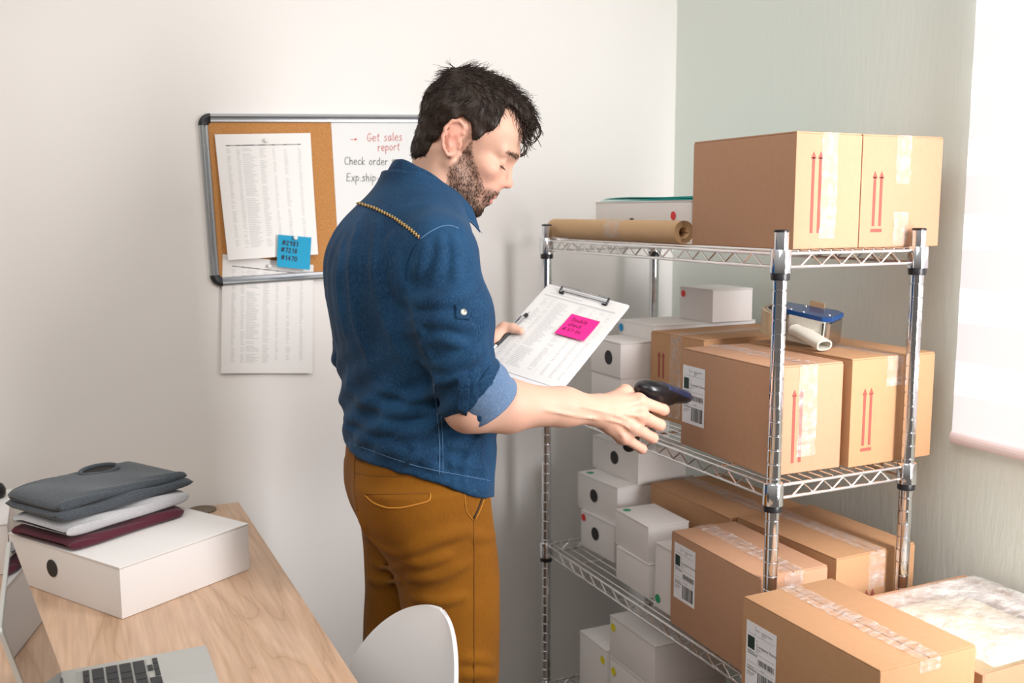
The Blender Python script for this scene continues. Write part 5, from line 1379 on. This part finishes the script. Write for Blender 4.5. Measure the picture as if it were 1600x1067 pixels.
if tb_ is not None and bp_ is not None:
    bn_ = normals(sn, bp_[None])[0]; bp_ = bp_+bn_*.0022; bu = np.cross(bn_, [0, 0, 1]); bu /= np.linalg.norm(bu); bv_ = np.cross(bn_, bu)
    T = lambda q: bp_+bu*q[0]+bv_*q[1]+bn_*q[2]
    autosmooth(MB().lathe([(.0052, 0), (.0054, .0012), (.0044, .0022), (.003, .0014), (0, .0014)], (0, 0, 0), 20, T).build('button', MT['button'], tb_))
# strap holding the rolled sleeve
cuffnode = U([RC(c0-ca*.020, c0+ca*.036, .0575, .0575)], 0)
cuffnode = U([RC(c0-ca*.030, c0+ca*.040, .0585, .0590)], 0)
patch('cuff_strap', [(716, 590), (735, 591), (730, 648), (714, 642)], MT['denim'], shirt, U([sn, cuffnode], 0), .0035)

# ---- trousers ------------------------------------------------------------------
LR = np.array([-.560, .268]); LL = np.array([-.572, .462])
legR = LOFT([(.055, -.535, .258, .070, .066), (.12, -.535, .258, .068, .060), (.30, -.530, .260, .075, .065), (.45, -.514, .262, .082, .074), (.56, -.507, .264, .086, .080), (.68, -.506, .266, .087, .083), (.78, -.513, .268, .094, .087), (.86, -.537, .272, .108, .092), (.93, -.553, .276, .117, .09)], 2.2)
legL = LOFT([(.055, -.555, .468, .070, .066), (.12, -.555, .468, .068, .060), (.30, -.550, .468, .075, .065), (.45, -.538, .468, .082, .074), (.56, -.527, .468, .085, .080), (.68, -.520, .466, .084, .083), (.78, -.522, .462, .088, .087), (.86, -.530, .452, .092, .088), (.93, -.538, .445, .098, .088)], 2.2)
hips = LOFT([(.80, -.535, .362, .085, .130), (.86, -.543, .358, .106, .158), (.90, -.546, .356, .114, .164), (.96, -.546, .358, .114, .164), (1.02, -.542, .360, .112, .156)], 2.2)
butt = U([EL((-.600, .290, .905), (.068, .082, .078)), EL((-.572, .434, .905), (.068, .080, .078))], .03)
tr0 = U([U([hips, butt], .03), U([legR, legL], .008)], .03)
tfold = []
for pts, r in (([(622, 868), (650, 856), (690, 838), (735, 828)], .0075), ([(630, 876), (660, 880), (700, 868)], .006), ([(640, 905), (690, 900), (730, 880)], .005), ([(560, 800), (575, 835), (600, 858), (622, 866)], .005),
               ([(648, 935), (690, 940), (725, 932)], .005), ([(735, 835), (755, 840), (772, 836)], .005), ([(722, 1055), (745, 1050), (772, 1056)], .007), ([(725, 1030), (750, 1028), (770, 1035)], .005), ([(576, 995), (590, 1000), (604, 998)], .007), ([(573, 1022), (588, 1028), (596, 1024)], .006), ([(575, 905), (600, 912), (625, 905)], .005), ([(583, 880), (605, 890), (630, 884)], .005)):
    tfold += px_fold(tr0, pts, r*1.2, -.32)
crease = RC([-.705, .362, .985], [-.700, .362, .900], .003, .007)
tr1 = SUB(U([tr0, U(tfold, .004)], .014), U([crease, RC([-.70, .362, .885], [-.64, .362, .830], .007, .012)], 0), .016)
tr_n = OFF(tr1, lambda P: 0.0018*noise3(P, 24, 41)+0.0012*noise3(P, 60, 42)*np.clip((.9-P[:, 2])/.1, 0, 1))
D, lo_, h_ = sdf_arrays(tr_n, (-.76, .12, .03), (-.38, .62, 1.05), 0.0042)
V, F = surface_nets(D, lo_, h_); V = relax(V, F, 1, .3)
trs = fast_mesh('trousers', V, F, MT['twill'], person)
tn = tr_n
wp_ = seam('welt_pocket', [(571, 772), (600, 772), (640, 771), (672, 770)], .0011, MT['seam_must'], trs, tn)
seam('welt_pocket', [(571, 774), (583, 786), (605, 794), (630, 793), (655, 787), (674, 782), (672, 771)], .0017, MT['stitch_must'], trs, tn)
seam('seat_seam', [(555, 712), (553, 735), (553, 765), (558, 798)], .0012, MT['seam_must'], trs, tn)
seam('waist_seam', [(556, 739), (580, 743), (620, 744), (660, 742)], .0008, MT['seam_must'], trs, tn)
seam('slash_pocket', [(757, 764), (752, 782), (746, 798), (740, 810)], .0022, MT['trouser_dark'], trs, tn, -.0003)  # dark tube laid on the cloth for the shade in the pocket gap
seam('slash_pocket', [(760, 764), (755, 783), (749, 799), (742, 812)], .0013, MT['stitch_must'], trs, tn, .0006)
seam('pocket_edge', [(723, 752), (726, 775), (728, 800), (739, 812)], .0010, MT['stitch_must'], trs, tn)
seam('outer_seam', [(740, 812), (741, 860), (741, 930), (741, 1000), (741, 1066)], .0009, MT['seam_must'], trs, tn)
patch('belt_loop', [(560, 702), (571, 706), (570, 722), (559, 718)], MT['trouser_dark'], trs, tn, .0035)
# shoes
for cx_, cy_ in ((-.535, .258), (-.555, .468)):
    sh_n = CUT(U([RC([cx_-.055, cy_, .052], [cx_+.04, cy_, .052], .042, .040), RC([cx_+.04, cy_, .045], [cx_+.165, cy_, .036], .040, .036), RC([cx_-.02, cy_, .06], [cx_-.01, cy_, .11], .045, .045)], .03), lambda P: .002-P[:, 2], .004)
    D, l, h = sdf_arrays(sh_n, (cx_-.13, cy_-.08, -.01), (cx_+.23, cy_+.08, .17), .006); Vs, Fs_ = surface_nets(D, l, h)
    fast_mesh('shoe', Vs, Fs_, MT['shoe'], person)

# ---- hair, beard -----------------------------------------------------------------
def zline(x):
    return np.interp(x, [-.12, -.075, -.050, -.036, -.028, -.023, -.010, .008, .018, .025, .033, .045, .054, .0585, .0605, .066, .085, .1085, .125], [-.078, -.068, -.062, -.045, .000, .030, .043, .043, .032, .014, .013, .033, .046, .060, .096, .102, .094, .083, .070])
hshell = U([hE((.0040, 0, .048), (.0945, .0840, .0925)), hE((.052, 0, .056), (.0645, .070, .068)), hE((-.029, 0, -.026), (.0485, .059, .052)),
            hE((.036, -.010, .104), (.060, .052, .036)), hE((-.020, 0, .108), (.052, .050, .028)), hE((.092, .004, .094), (.026, .038, .024)), hE((.107, .006, .078), (.014, .026, .020)), hC((.026, -.0705, .030), (.028, -.069, .015), .006, .004), hC((.026, .0705, .030), (.028, .069, .015), .006, .004)], 0.016)
def hair_cut(P): L = local_head(P); return (zline(L[:, 0]+.004*np.sin(L[:, 1]*90))+0.006*noise3(P, 150, 61)-L[:, 2])*0.8
def hair_bump(P):
    L = local_head(P); top = np.clip((L[:, 2]-.05)/.05, 0, 1)
    return 0.0028*noise3(P, 190, 62)+top*0.0042*noise3(P, 85, 63)+0.0012*np.sin(L[:, 1]*420+L[:, 0]*150+5*noise3(P, 60, 64))
hair_n = OFF(CUT(hshell, hair_cut, .004), hair_bump)
D, lo_, h_ = sdf_arrays(hair_n, HO-.19, HO+.19, .0026); V, F = surface_nets(D, lo_, h_)
hair = fast_mesh('hair', V, F, MT['hair'], person)
Nh = normals(hair_n, V)
def strand_mesh(name, roots, dirs, nrm, lens, m, parent, seg=6, r0=.0007, curl=.25, lift=.35, seed=1, grav=0.0):
    r = np.random.default_rng(seed); mb_v = []; mb_f = []; base = 0
    for p, d, n, L in zip(roots, dirs, nrm, lens):
        s = np.cross(n, d); q = p-n*.001; a = r.normal()*curl; b = lift*(.4+.8*r.random()); pts = [q]
        dd = d+n*b; dd /= np.linalg.norm(dd)
        for k in range(seg):
            q = q+dd*L/seg; pts.append(q); dd = dd+s*a*.5-n*(b*1.5/seg)+np.array([0, 0, -grav]); dd /= np.linalg.norm(dd)
        for k, q in enumerate(pts):
            rr = r0*(1-.75*k/seg); t = dd; u = s; w = np.cross(t, u)
            for j in range(3): an = 2.094*j; mb_v.append(q+rr*(math.cos(an)*u+math.sin(an)*n))
        for k in range(seg):
            for j in range(3): mb_f.append((base+k*3+j, base+k*3+(j+1) % 3, base+k*3+3+(j+1) % 3, base+k*3+3+j))
        base += 3*(seg+1)
    return fast_mesh(name, np.array(mb_v), np.array(mb_f), m, parent)
Lv = local_head(V); sel = RNG.choice(len(V), 5200, replace=False); sel = sel[(Lv[sel, 2] > zline(Lv[sel, 0])+.003)]
def comb(L):
    """which way the hair lies, in head coordinates"""
    x, y, z = L; top = min(1, max(0, (z-.07)/.05))
    side = np.array([-.45, 0, -.85]) if x < .0 else np.array([.15, 0, -.95])
    fwd = np.array([.75, -.10*np.sign(y+.001), .18]); back = np.array([-.6, 0, -.4])
    v = side*(1-top)+(fwd if x > -.055 else back)*top
    return v
roots = V[sel]; nr = Nh[sel]; dirs = []; lens = []
for p, n, L in zip(roots, nr, Lv[sel]):
    d = HR@(comb(L)+RNG.normal(size=3)*.28); d = d-n*(d@n); dirs.append(d/(np.linalg.norm(d)+1e-9)); t = min(1, max(0, (L[2]-.05)/.06)); lens.append((.010+.020*t)*RNG.uniform(.6, 1.3))
strand_mesh('hair_strands', roots, dirs, nr, lens, MT['hair'], hair, 5, .00075, .35, .30, 3)
# loose curls over the forehead and crown
cu = MB()
def curl(p0, d, L, turns, rad, r=.0011, seed=0):
    rr = np.random.default_rng(seed); d = np.array(d, float); d /= np.linalg.norm(d); u = np.cross(d, [0.3, 1, .2]); u /= np.linalg.norm(u); w = np.cross(d, u); pts = []; ph = rr.uniform(0, 6)
    for i in range(22):
        t = i/21; a = ph+turns*6.283*t; pts.append(H(*(np.array(p0)+d*L*t+(u*(math.cos(a)-math.cos(ph))+w*(math.sin(a)-math.sin(ph)))*rad*(.35+.65*t)+np.array([0, 0, -.012])*t*t)))
    cu.tube(pts, [r*(1-.6*i/21) for i in range(22)], 5)
k = 0
for i in range(230):
    y = RNG.uniform(-.045, .048); x = RNG.uniform(.055, .114); z = RNG.uniform(.088, .122)-max(0, x-.085)*.9
    curl((x, y, z), (RNG.uniform(.3, 1), RNG.normal()*.35, RNG.uniform(-.9, .35)), RNG.uniform(.018, .040), RNG.uniform(.4, 1.1), RNG.uniform(.003, .008), RNG.uniform(.0007, .0013), 100+i)
for i in range(170):
    y = RNG.uniform(-.055, .05); x = RNG.uniform(-.070, .06); z = .136-.9*(x-.010)**2/.1-abs(y)*.28
    curl((x, y, z), (RNG.uniform(-.5, 1), RNG.normal()*.5, RNG.uniform(.0, .6)), RNG.uniform(.014, .030), RNG.uniform(.3, .9), RNG.uniform(.003, .006), RNG.uniform(.0006, .0011), 400+i)
# the loose ringlet hanging in front of the brow, measured in the photograph
for pts in ([(816, 180), (832, 186), (841, 200), (842, 210), (834, 220), (822, 224)], [(812, 176), (830, 178), (843, 194), (843, 212), (832, 224), (818, 226)], [(820, 222), (824, 232), (820, 240), (810, 245)], [(814, 222), (822, 228), (821, 238), (811, 246)], [(808, 160), (826, 165), (832, 178), (826, 190), (816, 200)], [(800, 152), (822, 154), (830, 168), (830, 184)], [(806, 190), (818, 196), (824, 208), (818, 220)], [(812, 170), (826, 180), (826, 200), (816, 214)]):
    for jit in range(2):
        P_ = [at_plane(px+RNG.normal()*1.5, py+RNG.normal()*1.5, H(.10, .004+.004*jit, .06), HR[:, 1]) for px, py in pts]
        sm = []
        for a, b, c, d in zip([P_[0]]+P_[:-2], P_[:-1], P_[1:], P_[2:]+[P_[-1]]):
            for t in (0, .25, .5, .75): sm.append(.5*((2*b)+(c-a)*t+(2*a-5*b+4*c-d)*t*t+(3*b-a-3*c+d)*t**3))
        sm.append(P_[-1]); cu.tube(sm, [.0013*(1-.5*i/len(sm)) for i in range(len(sm))], 5)
cu.build('curls', MT['hair'], hair, True)
# beard and brows: short hairs rooted in the skin
Vb, Fb = body_faces; Lb = local_head(Vb); near = np.where(np.linalg.norm(Lb-np.array([.065, 0, -.045]), axis=1) < .12)[0]
wgt = in_beard(Lb[near]); pick = np.concatenate([near[RNG.random(len(near)) < wgt] for _ in range(2)])
nb2 = normals(body, Vb[pick]); Lb = local_head(Vb); dirs = []; lens = []
for p, n, L in zip(Vb[pick], nb2, Lb[pick]):
    chin = min(1, max(0, (-.070-L[2])/.02)); must = 1 if (L[0] > .095 and L[2] > -.062) else 0
    d = HR@(np.array([.45, .15*np.sign(L[1]), -.8]) if not must else np.array([.25, .55*np.sign(L[1]), -.8])); d = d+RNG.normal(size=3)*.30; d = d-n*(d@n); dirs.append(d/(np.linalg.norm(d)+1e-9)); lens.append((.0042+.0022*chin+.0008*must)*RNG.uniform(.7, 1.3))
strand_mesh('beard', Vb[pick]+RNG.normal(size=(len(pick), 3))*.0009, dirs, nb2, lens, MT['beard'], person, 3, .00055, .3, .45, 5)
ebm = (np.abs(Lb[near][:, 2]-(.0225+.08*(Lb[near][:, 0]-.10))) < .0038) & (np.abs(Lb[near][:, 1]) > .010) & (np.abs(Lb[near][:, 1]) < .050) & (Lb[near][:, 0] > .072)
eb = np.repeat(near[ebm], 3)
if len(eb):
    ne = normals(body, Vb[eb]); de = []
    for n, L in zip(ne, Lb[eb]):
        d = HR@np.array([-.3, .9*np.sign(L[1]), .15]); d = d+RNG.normal(size=3)*.25; d = d-n*(d@n); de.append(d/np.linalg.norm(d))
    strand_mesh('eyebrow', Vb[eb]+RNG.normal(size=(len(eb), 3))*.0008, de, ne, RNG.uniform(.005, .009, len(eb)), MT['beard'], person, 4, .0004, .2, .4, 6)
for s in (-1, 1):
    lm = MB()
    lm.tube([H(.0895+.0130*math.cos(t), s*(.031+.0142*math.sin(t)), -.0050-.0018*math.cos(t)) for t in np.linspace(-1.15, 1.15, 14)], .00075, 5)
    for t in np.linspace(-1.1, 1.1, 18):
        p = np.array([.0895+.0130*math.cos(t), s*(.031+.0142*math.sin(t)), -.0055]); lm.tube([H(*p), H(*(p+np.array([.0040*math.cos(t)+.002, s*.004*math.sin(t), -.0030])))], [.0003, .00015], 4)
    lm.build('eyelashes', MT['hair'], person, True)

# ---- barcode scanner in the right hand --------------------------------------------
sc0 = at(1003, 606, y=.178); sc1 = at(1071, 617, y=.232)
SX = (sc1-sc0); sLn = np.linalg.norm(SX); SX /= sLn; SYv = np.cross([0, 0, 1.0], SX); SYv /= np.linalg.norm(SYv); SZv = np.cross(SX, SYv); SR = np.stack([SX, SYv, SZv], 1)
def SP(x, y, z): return sc0+SX*x+SYv*y+SZv*z
head_n = U([EL(SP(sLn*.36, 0, 0), (sLn*.40, .030, .0165), SR), EL(SP(sLn*.78, 0, -.004), (sLn*.26, .027, .0150), SR), EL(SP(sLn*.14, 0, -.001), (.024, .022, .0135), SR), RC(SP(.02, 0, -.016), SP(sLn*.6, 0, -.014), .013, .011)], .014)
grip0 = SP(.030, 0, -.014); grip1 = at(983, 696, y=.186)
grip_n = U([RC(grip0, grip0+(grip1-grip0)*.5, .0160, .0140), RC(grip0+(grip1-grip0)*.5, grip1, .0140, .0125)], .01)
sc = empty('barcode_scanner', tuple(sc0)); tag(sc, 'black handheld barcode scanner gripped in the right hand at the label', 'scanner')
def sdf_obj(node, lo, hi, h, name, m, parent):
    D, l, hh = sdf_arrays(node, lo, hi, h); Vq, Fq = surface_nets(D, l, hh); o = fast_mesh(name, Vq, Fq, m, parent); o.matrix_parent_inverse = Matrix.Translation(-parent.location); return o
hb_ = sdf_obj(CUT(head_n, lambda P: (P-SP(sLn*1.0, 0, 0))@SX, .003), sc0-.07, sc1+.07, .0022, 'scanner_head', MT['scanner'], sc)
sdf_obj(U([grip_n], 0), np.minimum(grip0, grip1)-.03, np.maximum(grip0, grip1)+.03, .0025, 'grip', MT['scanner'], sc)
side_n = CUT(OFF(head_n, lambda P: 0*P[:, 0]-.0012), lambda P: np.maximum(np.abs((P-SP(sLn*.62, 0, .003))@SX)-sLn*.30, np.abs((P-SP(sLn*.66, 0, 0))@SZv-.004+((P-SP(sLn*.66, 0, 0))@SX)*.14)-.0075), .002)
q = sdf_obj(side_n, sc0-.07, sc1+.07, .0018, 'side_panel', MT['scanner_blue'], sc); q['label'] = 'navy side panel'
nose_n = CUT(OFF(head_n, lambda P: 0*P[:, 0]-.0010), lambda P: SP(sLn*.90, 0, 0)@SX-P@SX, .002)
nose_n = CUT(nose_n, lambda P: (P-SP(sLn*1.02, 0, 0))@SX, .003)
sdf_obj(nose_n, sc0-.07, sc1+.07, .0018, 'scan_window_bezel', MT['scanner_blue'], sc)
